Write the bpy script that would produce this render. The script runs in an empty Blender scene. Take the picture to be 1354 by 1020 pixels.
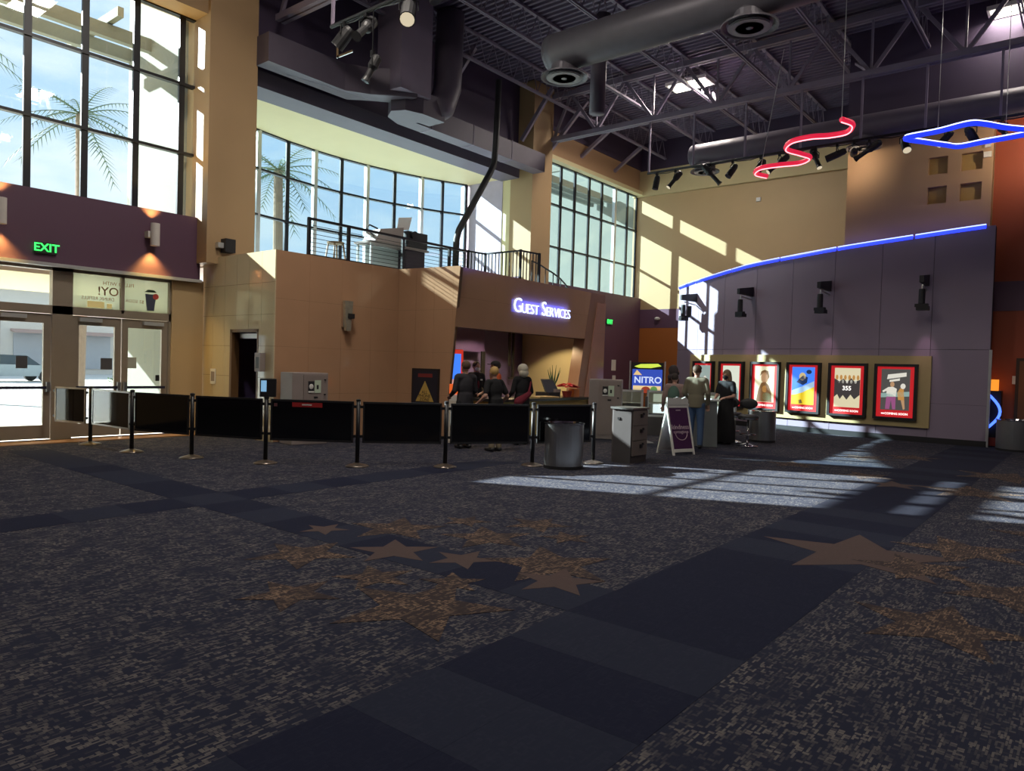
import bpy, bmesh, math, random
from mathutils import Vector, Matrix, Euler
random.seed(7)
PI = math.pi
SC = bpy.context.scene
COL = SC.collection

# ------------------------------------------------------------------ camera
FPX, YAW, PITCH, ROLL, EYE = 963.6, math.radians(38.95), math.radians(-1.53), math.radians(1.70), 1.6
def cam_axes():
    F = Vector((math.cos(YAW)*math.cos(PITCH), math.sin(YAW)*math.cos(PITCH), math.sin(PITCH)))
    r = Vector((math.sin(YAW), -math.cos(YAW), 0)); u = r.cross(F)
    r2 = math.cos(ROLL)*r + math.sin(ROLL)*u
    u2 = -math.sin(ROLL)*r + math.cos(ROLL)*u
    return r2, u2, F
CR, CU, CF = cam_axes()
cd = bpy.data.cameras.new('camera'); cam = bpy.data.objects.new('camera', cd); COL.objects.link(cam)
cd.sensor_width = 36; cd.lens = FPX/1354*36; cd.clip_end = 400; cd.clip_start = 0.05
m = Matrix((CR, CU, -CF)).transposed().to_4x4(); m.translation = (0, 0, EYE); cam.matrix_world = m
SC.camera = cam
def at(x, y, ax, v):
    """the place where the sight line through a photo point meets the plane axis=v"""
    d = CF + CR*((x-677)/FPX) - CU*((y-510)/FPX); o = Vector((0, 0, EYE))
    return o + d*((v-o[ax])/d[ax])

# ------------------------------------------------------------------ world, sun, exposure
W = bpy.data.worlds.new('sky'); SC.world = W; W.use_nodes = True
nt = W.node_tree; nt.nodes.clear()
def nd(nt, t, **k):
    n = nt.nodes.new(t)
    for a, b in k.items():
        if a in n.inputs.keys(): n.inputs[a].default_value = b
        else: setattr(n, a, b)
    return n
tc = nd(nt, 'ShaderNodeTexCoord'); sep = nd(nt, 'ShaderNodeSeparateXYZ'); nt.links.new(tc.outputs['Generated'], sep.inputs[0])
grad = nd(nt, 'ShaderNodeValToRGB'); nt.links.new(sep.outputs['Z'], grad.inputs[0])
grad.color_ramp.elements[0].color = (0.80, 0.90, 1.0, 1); grad.color_ramp.elements[1].color = (0.20, 0.46, 0.86, 1)
grad.color_ramp.elements[1].position = 0.75
mp = nd(nt, 'ShaderNodeMapping'); mp.inputs['Scale'].default_value = (1.6, 1.6, 4.5); nt.links.new(tc.outputs['Generated'], mp.inputs[0])
nz = nd(nt, 'ShaderNodeTexNoise', Scale=2.3, Detail=7.0, Roughness=0.58); nt.links.new(mp.outputs[0], nz.inputs['Vector'])
cr = nd(nt, 'ShaderNodeValToRGB'); cr.color_ramp.elements[0].position = .38; cr.color_ramp.elements[1].position = .60
nt.links.new(nz.outputs[0], cr.inputs[0])
mx = nd(nt, 'ShaderNodeMixRGB'); nt.links.new(cr.outputs[0], mx.inputs[0]); nt.links.new(grad.outputs[0], mx.inputs[1]); mx.inputs[2].default_value = (.95, .97, 1, 1)
bg = nd(nt, 'ShaderNodeBackground', Strength=1.1); nt.links.new(mx.outputs[0], bg.inputs[0])
wo = nd(nt, 'ShaderNodeOutputWorld'); nt.links.new(bg.outputs[0], wo.inputs[0])

SUN_DIR = Vector((0.43, -1.0, -0.55)).normalized()
sl = bpy.data.lights.new('sun', 'SUN'); sl.energy = 23; sl.angle = math.radians(.53); sl.color = (1, .97, .92)
so = bpy.data.objects.new('sun', sl); so.rotation_euler = SUN_DIR.to_track_quat('-Z', 'Y').to_euler(); COL.objects.link(so)
LAMP = 1.0          # strength of the hall's ceiling lamps, seen and added
vs = SC.view_settings; vs.view_transform = 'Standard'; vs.look = 'None'; vs.exposure = 0.4; vs.gamma = 1.0; vs.use_curve_mapping = False

# ------------------------------------------------------------------ materials
MATS = {}
def mat(name, col=(.5, .5, .5), rough=.6, metal=0, var=.08, scale=6.0, emit=None, es=1.0, bump=0, spec=.5, coat=0):
    if name in MATS: return MATS[name]
    M = bpy.data.materials.new(name); M.use_nodes = True; n = M.node_tree; b = n.nodes['Principled BSDF']
    t = nd(n, 'ShaderNodeTexCoord'); nzz = nd(n, 'ShaderNodeTexNoise', Scale=scale, Detail=4.0)
    n.links.new(t.outputs['Object'], nzz.inputs['Vector'])
    r = nd(n, 'ShaderNodeMixRGB'); n.links.new(nzz.outputs[0], r.inputs[0])
    r.inputs[1].default_value = (*[c*(1-var) for c in col], 1); r.inputs[2].default_value = (*[min(1, c*(1+var)) for c in col], 1)
    n.links.new(r.outputs[0], b.inputs['Base Color'])
    b.inputs['Roughness'].default_value = rough; b.inputs['Metallic'].default_value = metal
    b.inputs['Specular IOR Level'].default_value = spec; b.inputs['Coat Weight'].default_value = coat
    if emit: b.inputs['Emission Color'].default_value = (*emit, 1); b.inputs['Emission Strength'].default_value = es
    if bump:
        bp = nd(n, 'ShaderNodeBump', Strength=bump, Distance=.02); nb = nd(n, 'ShaderNodeTexNoise', Scale=scale*8, Detail=3.0)
        n.links.new(t.outputs['Object'], nb.inputs['Vector']); n.links.new(nb.outputs[0], bp.inputs['Height']); n.links.new(bp.outputs[0], b.inputs['Normal'])
    MATS[name] = M; return M
def glass(name, tint=(.86, .93, .95), gl=.07, rough=.02):
    if name in MATS: return MATS[name]
    M = bpy.data.materials.new(name); M.use_nodes = True; n = M.node_tree; n.nodes.clear()
    t = nd(n, 'ShaderNodeBsdfTransparent'); t.inputs[0].default_value = (*tint, 1)
    g = nd(n, 'ShaderNodeBsdfGlossy'); g.inputs['Roughness'].default_value = rough
    x = nd(n, 'ShaderNodeMixShader'); x.inputs[0].default_value = gl
    n.links.new(t.outputs[0], x.inputs[1]); n.links.new(g.outputs[0], x.inputs[2])
    o = nd(n, 'ShaderNodeOutputMaterial'); n.links.new(x.outputs[0], o.inputs[0]); MATS[name] = M; return M
def film(name, col):
    M = bpy.data.materials.new(name); M.use_nodes = True; n = M.node_tree; n.nodes.clear()
    a = nd(n, 'ShaderNodeBsdfTranslucent'); a.inputs[0].default_value = (*col, 1)
    d = nd(n, 'ShaderNodeBsdfDiffuse'); d.inputs[0].default_value = (*col, 1)
    tcx = nd(n, 'ShaderNodeTexCoord'); nx = nd(n, 'ShaderNodeTexNoise', Scale=3.0); n.links.new(tcx.outputs['Object'], nx.inputs['Vector'])
    x = nd(n, 'ShaderNodeMixShader'); x.inputs[0].default_value = .3
    n.links.new(a.outputs[0], x.inputs[1]); n.links.new(d.outputs[0], x.inputs[2])
    t = nd(n, 'ShaderNodeBsdfTransparent'); t.inputs[0].default_value = (.96, .98, .92, 1)
    y = nd(n, 'ShaderNodeMixShader'); y.inputs[0].default_value = .35
    n.links.new(x.outputs[0], y.inputs[1]); n.links.new(t.outputs[0], y.inputs[2])
    o = nd(n, 'ShaderNodeOutputMaterial'); n.links.new(y.outputs[0], o.inputs[0]); MATS[name] = M; return M

def carpet(name, dark, light, amount, rot=0.0):
    M = bpy.data.materials.new(name); M.use_nodes = True; n = M.node_tree; b = n.nodes['Principled BSDF']
    b.inputs['Roughness'].default_value = 1; b.inputs['Specular IOR Level'].default_value = .06; b.inputs['Sheen Weight'].default_value = .04; b.inputs['Sheen Roughness'].default_value = .6
    g = nd(n, 'ShaderNodeNewGeometry')
    def fleck(sx, sy, lo, hi, seed):
        a = nd(n, 'ShaderNodeMapping'); a.inputs['Scale'].default_value = (sx, sy, 1); a.inputs['Location'].default_value = (seed, seed*2, 0)
        n.links.new(g.outputs['Position'], a.inputs[0])
        k = nd(n, 'ShaderNodeTexBrick', Scale=1.0); k.inputs['Color1'].default_value = (0, 0, 0, 1); k.inputs['Color2'].default_value = (1, 1, 1, 1)
        k.inputs['Mortar'].default_value = (0, 0, 0, 1); k.inputs['Mortar Size'].default_value = .08; k.inputs['Brick Width'].default_value = 1; k.inputs['Row Height'].default_value = 1
        k.inputs['Bias'].default_value = 0
        n.links.new(a.outputs[0], k.inputs['Vector'])
        q = nd(n, 'ShaderNodeMapRange'); q.inputs['From Min'].default_value = lo; q.inputs['From Max'].default_value = hi
        n.links.new(k.outputs['Color'], q.inputs['Value']); return q
    f1 = fleck(16, 85, .60, .92, 3.1); f2 = fleck(48, 32, .68, .95, 9.7)
    mxm = nd(n, 'ShaderNodeMath', operation='MAXIMUM'); n.links.new(f1.outputs[0], mxm.inputs[0]); n.links.new(f2.outputs[0], mxm.inputs[1])
    big = nd(n, 'ShaderNodeTexNoise', Scale=4.5, Detail=4.0); n.links.new(g.outputs['Position'], big.inputs['Vector'])
    mr = nd(n, 'ShaderNodeMapRange'); mr.inputs['From Min'].default_value = .28; mr.inputs['From Max'].default_value = .60
    n.links.new(big.outputs[0], mr.inputs['Value'])
    mu = nd(n, 'ShaderNodeMath', operation='MULTIPLY'); n.links.new(mxm.outputs[0], mu.inputs[0]); n.links.new(mr.outputs[0], mu.inputs[1])
    mu2 = nd(n, 'ShaderNodeMath', operation='MULTIPLY'); n.links.new(mu.outputs[0], mu2.inputs[0]); mu2.inputs[1].default_value = amount
    c = nd(n, 'ShaderNodeMixRGB'); n.links.new(mu2.outputs[0], c.inputs[0]); c.inputs[1].default_value = (*dark, 1); c.inputs[2].default_value = (*light, 1)
    n.links.new(c.outputs[0], b.inputs['Base Color'])
    bp = nd(n, 'ShaderNodeBump', Strength=.5, Distance=.01); n.links.new(mxm.outputs[0], bp.inputs['Height']); n.links.new(bp.outputs[0], b.inputs['Normal'])
    MATS[name] = M; return M

TAN = mat('tan_paint', (.52, .37, .19), .55, var=.05, scale=1.5)
PIL = mat('pillar_paint', (.44, .29, .15), .5, var=.05, scale=1.5)
CREAM = mat('cream_paint', (.72, .62, .36), .6, var=.04, scale=1.5)
PURP = mat('plum_paint', (.115, .055, .095), .5, var=.06, scale=2)
PURPD = mat('dark_plum_paint', (.072, .05, .095), .65, var=.08, scale=2)
STEEL = mat('painted_steel', (.23, .19, .26), .55, var=.1, scale=4)
DECK = mat('deck_paint', (.15, .12, .19), .6, var=.1, scale=2)
DUCT = mat('duct_metal', (.16, .15, .175), .45, metal=.25, var=.12, scale=5)
DUCTP = mat('plum_duct', (.125, .105, .14), .5, metal=.1, var=.1, scale=4)
LAV = mat('lavender_panel', (.30, .245, .325), .5, var=.05, scale=1.2)
ORNG = mat('orange_paint', (.42, .13, .025), .55, var=.06, scale=1.5)
RED = mat('brick_red_paint', (.36, .075, .032), .6, var=.07, scale=1.5)
BROWN = mat('brown_paint', (.50, .315, .18), .6, var=.05, scale=1.2)
TILE = mat('glazed_tile', (.47, .275, .16), .12, var=.06, scale=2.5, spec=.5, coat=.3)
TILE2 = mat('pale_glazed_tile', (.60, .50, .32), .10, var=.05, scale=2.5, coat=.4)
COPPER = mat('copper_tile', (.46, .24, .17), .25, var=.12, scale=3, coat=.3)
GROUT = mat('grout', (.18, .12, .07), .9)
BLACK = mat('black_metal', (.012, .012, .014), .4)
BLK2 = mat('black_plastic', (.02, .02, .022), .5)
BLKGL = mat('black_acrylic', (.006, .006, .008), .06, var=.02)
DKMUL = mat('dark_mullion', (.02, .022, .028), .4, metal=.3)
ALU = mat('bronze_frame', (.36, .30, .23), .4, metal=.3, var=.06)
ALUW = mat('silver_frame', (.62, .63, .62), .35, metal=.5)
CHROME = mat('chrome', (.75, .75, .76), .12, metal=1)
BRUSH = mat('brushed_steel', (.42, .43, .43), .3, metal=.9, var=.15, scale=3)
GUN = mat('gunmetal', (.11, .10, .10), .4, metal=.4, var=.1)
WHITE = mat('white_paint', (.78, .77, .72), .5)
GREY = mat('grey_plastic', (.30, .25, .23), .5)
CONC = mat('concrete', (.62, .59, .53), .9, var=.08, scale=1)
STUC = mat('beige_stucco', (.20, .21, .18), .9, var=.05, scale=2, bump=.15)
WOODF = mat('wood_floor', (.28, .14, .06), .4, var=.2, scale=8)
GL = glass('clear_glass'); GLB = glass('tinted_glass', (.70, .82, .86), .06); GLC = glass('case_glass', (.92, .95, .95), .10)
CARP = carpet('patterned_carpet', (.0185, .0215, .042), (.138, .126, .124), 1.0)
NAVY = carpet('navy_tile_carpet', (.011, .0135, .033), (.018, .021, .043), .6)
NAVY2 = carpet('slate_tile_carpet', (.019, .023, .044), (.027, .031, .054), .6)
STARC = carpet('tan_star_carpet', (.042, .032, .034), (.23, .155, .108), 1.0)
STARB = carpet('brown_star_carpet', (.085, .060, .058), (.105, .073, .066), .5)
def emis(name, col, s=1.0, base=None): return mat(name, base or tuple(c*.3 for c in col), .5, emit=col, es=s, var=.02)
SKIN = mat('skin', (.50, .28, .20), .5, var=.05, scale=20)
SKIND = mat('skin_tan', (.36, .19, .125), .5, var=.05, scale=20)

# ------------------------------------------------------------------ mesh building
class MB:
    def __init__(s): s.v = []; s.f = []; s.sm = False
    def add(s, V, Fs):
        o = len(s.v); s.v += [tuple(x) for x in V]; s.f += [tuple(i+o for i in f) for f in Fs]; return s
    def box(s, x0, x1, y0, y1, z0, z1):
        return s.add([(x0, y0, z0), (x1, y0, z0), (x1, y1, z0), (x0, y1, z0), (x0, y0, z1), (x1, y0, z1), (x1, y1, z1), (x0, y1, z1)],
                     [(3, 2, 1, 0), (4, 5, 6, 7), (0, 1, 5, 4), (1, 2, 6, 5), (2, 3, 7, 6), (3, 0, 4, 7)])
    def cbox(s, c, d): return s.box(c[0]-d[0]/2, c[0]+d[0]/2, c[1]-d[1]/2, c[1]+d[1]/2, c[2]-d[2]/2, c[2]+d[2]/2)
    def bar(s, a, b, w, h, up=(0, 0, 1)):
        a = Vector(a); b = Vector(b); d = (b-a).normalized(); u = Vector(up)
        if abs(d.dot(u)) > .98: u = Vector((1, 0, 0))
        x = d.cross(u).normalized(); u = x.cross(d)
        V = [p + x*(sx*w/2) + u*(sz*h/2) for p in (a, b) for sx, sz in ((-1, -1), (1, -1), (1, 1), (-1, 1))]
        return s.add(V, [(0, 1, 2, 3), (7, 6, 5, 4), (0, 4, 5, 1), (1, 5, 6, 2), (2, 6, 7, 3), (3, 7, 4, 0)])
    def tube(s, pts, r, n=8, cap=True, closed=False):
        P = [Vector(p) for p in pts]; N = len(P); rr = r if isinstance(r, (list, tuple)) else [r]*N
        V = []; prev = None
        for i, p in enumerate(P):
            a = P[i-1] if (i > 0 or closed) else P[i]; b = P[(i+1) % N] if (i < N-1 or closed) else P[i]
            d = (b-a).normalized()
            if prev is None:
                u = Vector((0, 0, 1)) if abs(d.z) < .95 else Vector((1, 0, 0)); x = d.cross(u).normalized()
            else: x = (prev - d*prev.dot(d)).normalized()
            prev = x; y = d.cross(x)
            V += [p + (x*math.cos(2*PI*k/n) + y*math.sin(2*PI*k/n))*rr[i] for k in range(n)]
        Fs = []
        for i in range(N if closed else N-1):
            j = (i+1) % N
            Fs += [(i*n+k, i*n+(k+1) % n, j*n+(k+1) % n, j*n+k) for k in range(n)]
        if cap and not closed: Fs += [tuple(range(n-1, -1, -1)), tuple((N-1)*n+k for k in range(n))]
        return s.add(V, Fs)
    def lathe(s, prof, n=20, c=(0, 0, 0), sx=1, sy=1):
        V = [(c[0]+r*sx*math.cos(2*PI*k/n), c[1]+r*sy*math.sin(2*PI*k/n), c[2]+z) for r, z in prof for k in range(n)]; N = len(prof)
        Fs = [(i*n+k, i*n+(k+1) % n, (i+1)*n+(k+1) % n, (i+1)*n+k) for i in range(N-1) for k in range(n)]
        Fs += [tuple(range(n-1, -1, -1)), tuple((N-1)*n+k for k in range(n))]
        return s.add(V, Fs)
    def prism(s, poly, d):
        """poly: 3D loop, extruded by vector d"""
        n = len(poly); d = Vector(d); V = [Vector(p) for p in poly] + [Vector(p)+d for p in poly]
        return s.add(V, [tuple(range(n)), tuple(range(2*n-1, n-1, -1))] + [(i, i+n, (i+1) % n+n, (i+1) % n) for i in range(n)])
    def ell(s, c, r, n=14, m=8, z0=-1, z1=1):
        prof = [(math.sqrt(max(0, 1-t*t)), t) for t in [math.sin(math.asin(max(-1, z0)) + (math.asin(z1)-math.asin(z0))*i/m) for i in range(m+1)]]
        prof = [(max(a, .004), b) for a, b in prof]
        V = [(c[0]+a*r[0]*math.cos(2*PI*k/n), c[1]+a*r[1]*math.sin(2*PI*k/n), c[2]+b*r[2]) for a, b in prof for k in range(n)]; N = len(prof)
        Fs = [(i*n+k, i*n+(k+1) % n, (i+1)*n+(k+1) % n, (i+1)*n+k) for i in range(N-1) for k in range(n)]
        Fs += [tuple(range(n-1, -1, -1)), tuple((N-1)*n+k for k in range(n))]
        return s.add(V, Fs)
    def cap_(s, a, b, ra, rb, n=10, sq=1.0):
        """tapered limb with round ends"""
        a = Vector(a); b = Vector(b); d = (b-a); L = d.length; d.normalize(); pts = []; rs = []
        for i in range(4): t = i/4*PI/2; pts.append(a - d*(ra*math.cos(t))); rs.append(max(.002, ra*math.sin(t)))
        for i in range(5): t = i/4; pts.append(a.lerp(b, t)); rs.append(ra+(rb-ra)*t)
        for i in range(1, 5): t = i/4*PI/2; pts.append(b + d*(rb*math.sin(t))); rs.append(max(.002, rb*math.cos(t)))
        return s.tube(pts, rs, n)
    def mesh(s, name, smooth=False):
        me = bpy.data.meshes.new(name); me.from_pydata(s.v, [], s.f); me.update()
        bm = bmesh.new(); bm.from_mesh(me); bmesh.ops.recalc_face_normals(bm, faces=bm.faces); bm.to_mesh(me); bm.free()
        if smooth: me.shade_smooth()
        return me
def link(name, data, m=None, parent=None, loc=None, rz=None):
    o = bpy.data.objects.new(name, data); COL.objects.link(o)
    if m is not None:
        o.data.materials.clear(); o.data.materials.append(m)
    if parent: o.parent = parent
    if loc is not None: o.location = loc
    if rz is not None: o.rotation_euler[2] = rz
    return o
def tag(o, label, cat, group=None):
    o['label'] = label; o['category'] = cat
    if group: o['group'] = group
    return o
def thing(name, label, cat, loc=(0, 0, 0), rz=0, group=None):
    o = link(name, None); o.location = loc; o.rotation_euler[2] = rz; o.empty_display_size = .2
    return tag(o, label, cat, group)
def struct(name, mb=None, m=None, label=None, smooth=False):
    o = link(name, mb.mesh(name, smooth) if mb else None, m); o['kind'] = 'structure'
    if label: o['label'] = label
    return o
def part(parent, name, mb, m, label=None, smooth=False, bevel=0):
    o = link(name, mb.mesh(name, smooth) if isinstance(mb, MB) else mb, m, parent)
    if label: o['label'] = label
    if bevel:
        md = o.modifiers.new('bevel', 'BEVEL'); md.width = bevel; md.segments = 2; md.limit_method = 'ANGLE'
    return o
def solo(name, mb, m, label, cat, loc=(0, 0, 0), rz=0, smooth=False, group=None):
    o = link(name, mb.mesh(name, smooth), m); o.location = loc; o.rotation_euler[2] = rz; return tag(o, label, cat, group)
def dup(root, loc, rz, label, group=None):
    r = root.copy(); COL.objects.link(r); r.location = loc; r.rotation_euler[2] = rz; r['label'] = label
    if group: r['group'] = group
    def rec(a, b):
        for ch in list(a.children):
            c = ch.copy(); COL.objects.link(c); c.parent = b; rec(ch, c)
    rec(root, r); return r
def text_mesh(txt, size, ext=.002, mirror=False, bev=0, space=1.0, cx='CENTER', off=0):
    c = bpy.data.curves.new('lettering', 'FONT'); c.body = txt; c.size = size; c.extrude = ext; c.align_x = cx; c.align_y = 'CENTER'
    c.space_character = space; c.bevel_depth = bev; c.offset = off; c.resolution_u = 3
    o = bpy.data.objects.new('lettering', c); COL.objects.link(o)
    dg = bpy.context.evaluated_depsgraph_get(); me = bpy.data.meshes.new_from_object(o.evaluated_get(dg))
    bpy.data.objects.remove(o); bpy.data.curves.remove(c)
    me.transform(Matrix.Rotation(PI/2, 4, 'X'))          # stand up: x right, z up, facing -y
    if mirror: me.transform(Matrix.Scale(-1, 4, (1, 0, 0))); me.flip_normals()
    return me
def words(parent, txt, size, m, x, y, z, mirror=False, name='lettering', **k):
    me = text_mesh(txt, size, mirror=mirror, **k); me.transform(Matrix.Translation((x, y, z))); return part(parent, name, me, m)
def clip(poly, inside):
    """clip polygon (u,v) by convex polygon given ccw"""
    for i in range(len(inside)):
        a = inside[i]; b = inside[(i+1) % len(inside)]; out = []
        f = lambda p: (b[0]-a[0])*(p[1]-a[1])-(b[1]-a[1])*(p[0]-a[0])
        for j in range(len(poly)):
            p, q = poly[j-1], poly[j]; fp, fq = f(p), f(q)
            if fp >= 0 and fq < 0 or fp < 0 and fq >= 0:
                t = fp/(fp-fq); out.append((p[0]+(q[0]-p[0])*t, p[1]+(q[1]-p[1])*t))
            if fq >= 0: out.append(q)
        poly = out
        if len(poly) < 3: return []
    return poly
def tiles(parent, org, u, v, shape, tw, th, m, gap=.006, thick=.02, name='tile', holes=()):
    """individual tiles laid over a flat convex outline shape given in (u,v) metres"""
    org = Vector(org); u = Vector(u).normalized(); v = Vector(v); nrm = u.cross(v).normalized()
    us = [p[0] for p in shape]; vs_ = [p[1] for p in shape]
    i0 = math.floor(min(us)/tw); i1 = math.ceil(max(us)/tw); j1 = math.ceil(max(vs_)/th); j0 = math.floor(min(vs_)/th)
    for i in range(i0, i1):
        for j in range(j0, j1):
            r = (i*tw+gap/2, j*th+gap/2, (i+1)*tw-gap/2, (j+1)*th-gap/2); rects = [r]
            for h in holes:
                nr = []
                for (a, b, c, d) in rects:
                    if h[0] >= c or h[2] <= a or h[1] >= d or h[3] <= b: nr.append((a, b, c, d)); continue
                    if a < h[0]: nr.append((a, b, h[0], d))
                    if c > h[2]: nr.append((h[2], b, c, d))
                    if d > h[3]: nr.append((max(a, h[0]), h[3], min(c, h[2]), d))
                    if b < h[1]: nr.append((max(a, h[0]), b, min(c, h[2]), h[1]))
                rects = nr
            for (a, b, c, d) in rects:
                if c-a < .03 or d-b < .03: continue
                p = clip([(a, b), (c, b), (c, d), (a, d)], shape)
                if len(p) < 3: continue
                mb = MB().prism([org+u*x+v*y for x, y in p], nrm*thick); part(parent, name, mb, m)
#SETTING
# ================================================================== floor
fl = struct('floor', MB().box(-7, 27, -9.2, 15.05, -.12, 0), CARP)
fl['label'] = 'dark patterned carpet with navy bands and star inlays'
tmesh = {}
def ctile(x, y, w, h, k):
    key = (round(w, 2), round(h, 2), k)
    if key not in tmesh:
        me = MB().box(.0005, w-.0005, .0005, h-.0005, -.01, .0018).mesh('carpet_tile'); me.materials.append((NAVY, NAVY2)[k]); tmesh[key] = me
    o = bpy.data.objects.new('carpet_tile', tmesh[key]); COL.objects.link(o); o.parent = fl; o.location = (x, y, 0)
for i in range(40):
    for j in range(2):
        ctile(-2.05+i*.6, 1.47+j*.6, .6, .6, (i*7+j*3+i//3) % 3 == 0)
for j in range(18):
    ctile(3.95, 2.67+.6*j, .6, .6, 0 if j in (1, 3, 5, 7, 9, 10, 13) else 1)
for i in range(17):
    x = -.85+.6*i
    if abs(x-3.95) > .1: ctile(x, 7.47, .6, .6, 0 if i in (5, 7, 9, 11, 14) else 1)
for j in range(14): ctile(13.6, 2.67+.6*j, .6, .6, j % 2)
def star(cx, cy, R, ang, m, k):
    V = []
    for i in range(10):
        a = math.radians(ang)+i*PI/5; r = R if i % 2 == 0 else R*.42; V.append((r*math.cos(a), r*math.sin(a), -.006))
    o = part(fl, 'star_inlay', MB().prism(V, (0, 0, .0087+.00003*k)), m); o.location = (cx, cy, 0)
for k, (cx, cy, R, a, b) in enumerate([(4.77, 5.24, .50, 38, 0), (5.12, 4.38, .46, 48, 0), (4.18, 4.61, .40, 47, 1), (3.58, 5.06, .46, 14, 0), (4.25, 5.67, .24, 20, 1),
        (5.49, 4.99, .26, 20, 0), (5.91, 4.39, .36, 10, 0), (5.65, 3.85, .26, 50, 0), (4.40, 4.02, .30, 14, 1), (4.79, 3.42, .58, 45, 0), (3.57, 4.14, .32, 60, 0), (2.91, 4.24, .36, 10, 0),
        (3.34, 3.42, .62, 20, 0), (3.88, 3.64, .26, 44, 0), (4.45, 3.1, .36, 25, 1), (7.05, 1.62, .90, 14, 1), (7.95, .93, .62, 30, 0), (6.53, .50, .46, 55, 0), (5.37, .75, .58, 0, 0),
        (12.1, 1.37, .75, 10, 0), (12.7, 2.89, .50, 40, 0), (11.99, 2.34, .42, 15, 1), (14.5, 1.23, .8, 60, 0), (13.2, 4.2, .5, 20, 0), (15.5, 3.6, .6, 50, 0), (6.9, 1.15, .5, 30, 0), (9.3, .3, .6, 20, 0), (16.4, 2.9, .6, 10, 0)]):
    star(cx, cy, R, a, (STARC, STARB)[b], k)
solo('entrance_mat', MB().box(3.75, 7.9, 14.25, 14.73, 0, .012), WOODF, 'narrow brown mat strip lying along the foot of the glass entrance doors', 'mat')

# ================================================================== shell
struct('wall_back', MB().box(-7.2, -7, -9.4, 15.2, -.1, 11), PURPD)
struct('wall_right', MB().box(-7.2, 27, -9.4, -9.2, -.1, 11), PURPD)
struct('wall_front_left', MB().box(-7, 2.6, 14.95, 15.25, 0, 10.8), TAN)
# corrugated roof deck, flutes along Y
mb = MB(); V = []; p = .2; x = -7.2; ys = (-9.4, 15.3)
prof = []
while x < 27: prof += [(x, 10.74), (x+.075, 10.74), (x+.1, 10.82), (x+.175, 10.82)]; x += p
n = len(prof); mb.add([(a, ys[0], b) for a, b in prof]+[(a, ys[1], b) for a, b in prof], [(i, i+1, n+i+1, n+i) for i in range(n-1)])
mb.box(-7.2, 27.2, -9.4, 15.3, 10.9, 11.1)
struct('ceiling', mb, DECK)
# entrance side: plum header over the doors, beam above the tall window
hd = struct('wall_header', MB().box(2.6, 7.78, 14.80, 15.12, 3.19, 4.50), PURP)
struct('trim_1', MB().box(2.6, 7.80, 14.74, 14.86, 3.15, 3.21), ALUW, 'thin silver trim under the plum header')
struct('wall_beam_left', MB().box(2.6, 7.8, 14.5, 15.2, 8.62, 10.8), PIL)
solo('pillar', MB().box(2.6, 3.72, 14.4, 15.2, 0, 10.75), PIL, 'tan square pillar left of the tall entrance window', 'pillar', group='tall square pillars on the window side')
solo('pillar', MB().box(7.70, 8.78, 14.4, 15.3, 3.55, 10.75), PIL, 'tan square pillar between the entrance window and the mezzanine', 'pillar', group='tall square pillars on the window side')
solo('pillar', MB().box(18.54, 19.58, 14.4, 15.3, 0, 10.75), PIL, 'tan square pillar at the far end of the mezzanine bay', 'pillar', group='tall square pillars on the window side')
struct('wall_jamb', MB().box(7.25, 7.92, 14.9, 15.2, 0, 3.2), TAN)

def window(name, cols, rows, place, m=GL, mul=.06, thick=(), side=DKMUL, gl2=None, skip=()):
    """cols: positions along the wall, rows: heights; place(s,z,d) gives the point"""
    w = struct(name)
    def bar(nm, a, b, wd, dp, mm):
        part(w, nm, MB().bar(a, b, wd, dp), mm)
    for i, s in enumerate(cols):
        if i in skip: continue
        if i in thick: part(w, 'mullion', MB().bar(place(s, rows[0], 0), place(s, rows[-1], 0), .13, .12), ALUW)
        else: part(w, 'mullion', MB().bar(place(s, rows[0], 0), place(s, rows[-1], 0), mul, .12), side)
    for j, z in enumerate(rows):
        for i in range(len(cols)-1):
            part(w, 'transom', MB().bar(place(cols[i], z, 0), place(cols[i+1], z, 0), .12, .055), side)
    for i in range(len(cols)-1):
        for j in range(len(rows)-1):
            a = place(cols[i], rows[j], 0); b = place(cols[i+1], rows[j], 0); h = rows[j+1]-rows[j]
            d = (Vector(b)-Vector(a)); nn = Vector((d.y, -d.x, 0)).normalized()*.008
            part(w, 'pane', MB().prism([a, b, (b[0], b[1], b[2]+h), (a[0], a[1], a[2]+h)], nn), m if not gl2 or (i, j) not in gl2 else gl2[(i, j)])
    return w
window('window_1', [3.72, 4.66, 5.60, 6.53, 7.44, 7.72], [4.50, 5.82, 7.23, 8.62], lambda s, z, d: (s, 15.05+d, z), skip=(5,))  # end pane stands in for the reveal, added to let sun onto the pillar
by = lambda x: 18.2-.045*(x-13.6)**2
z1 = at(453, 255, 1, 18.15).z; z2 = at(400, 297, 1, 18.0).z
w2 = window('window_2', [7.9, 8.85, 9.93, 10.97, 12.02, 13.0, 13.97, 14.9, 15.9, 16.86, 17.6, 18.42], [3.69, z2, z1, 7.74], lambda s, z, d: (s, by(s)+d, z), m=GLB, thick=(3, 5, 7, 9), mul=.05)
window('window_3', [19.58, 20.08, 21.02, 21.89, 22.83, 23.71, 24.65, 25.63, 26.37], [4.50, 5.79, 7.25, 8.66], lambda s, z, d: (s, 15.05+d, z), m=GLB, thick=(6,), mul=.05)
struct('trim_2', MB().box(19.58, 26.4, 14.72, 15.1, 8.66, 8.80), CREAM, 'pale window head above the far tall window')
struct('wall_far_header', MB().box(19.58, 26.5, 14.9, 15.2, 8.80, 9.68), BROWN)
struct('wall_far_header_top', MB().box(19.58, 26.5, 14.86, 15.2, 9.68, 10.8), PURPD)
struct('wall_plum', MB().box(18.4, 26.4, 14.74, 15.0, 0, 4.50), PURP)
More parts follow.
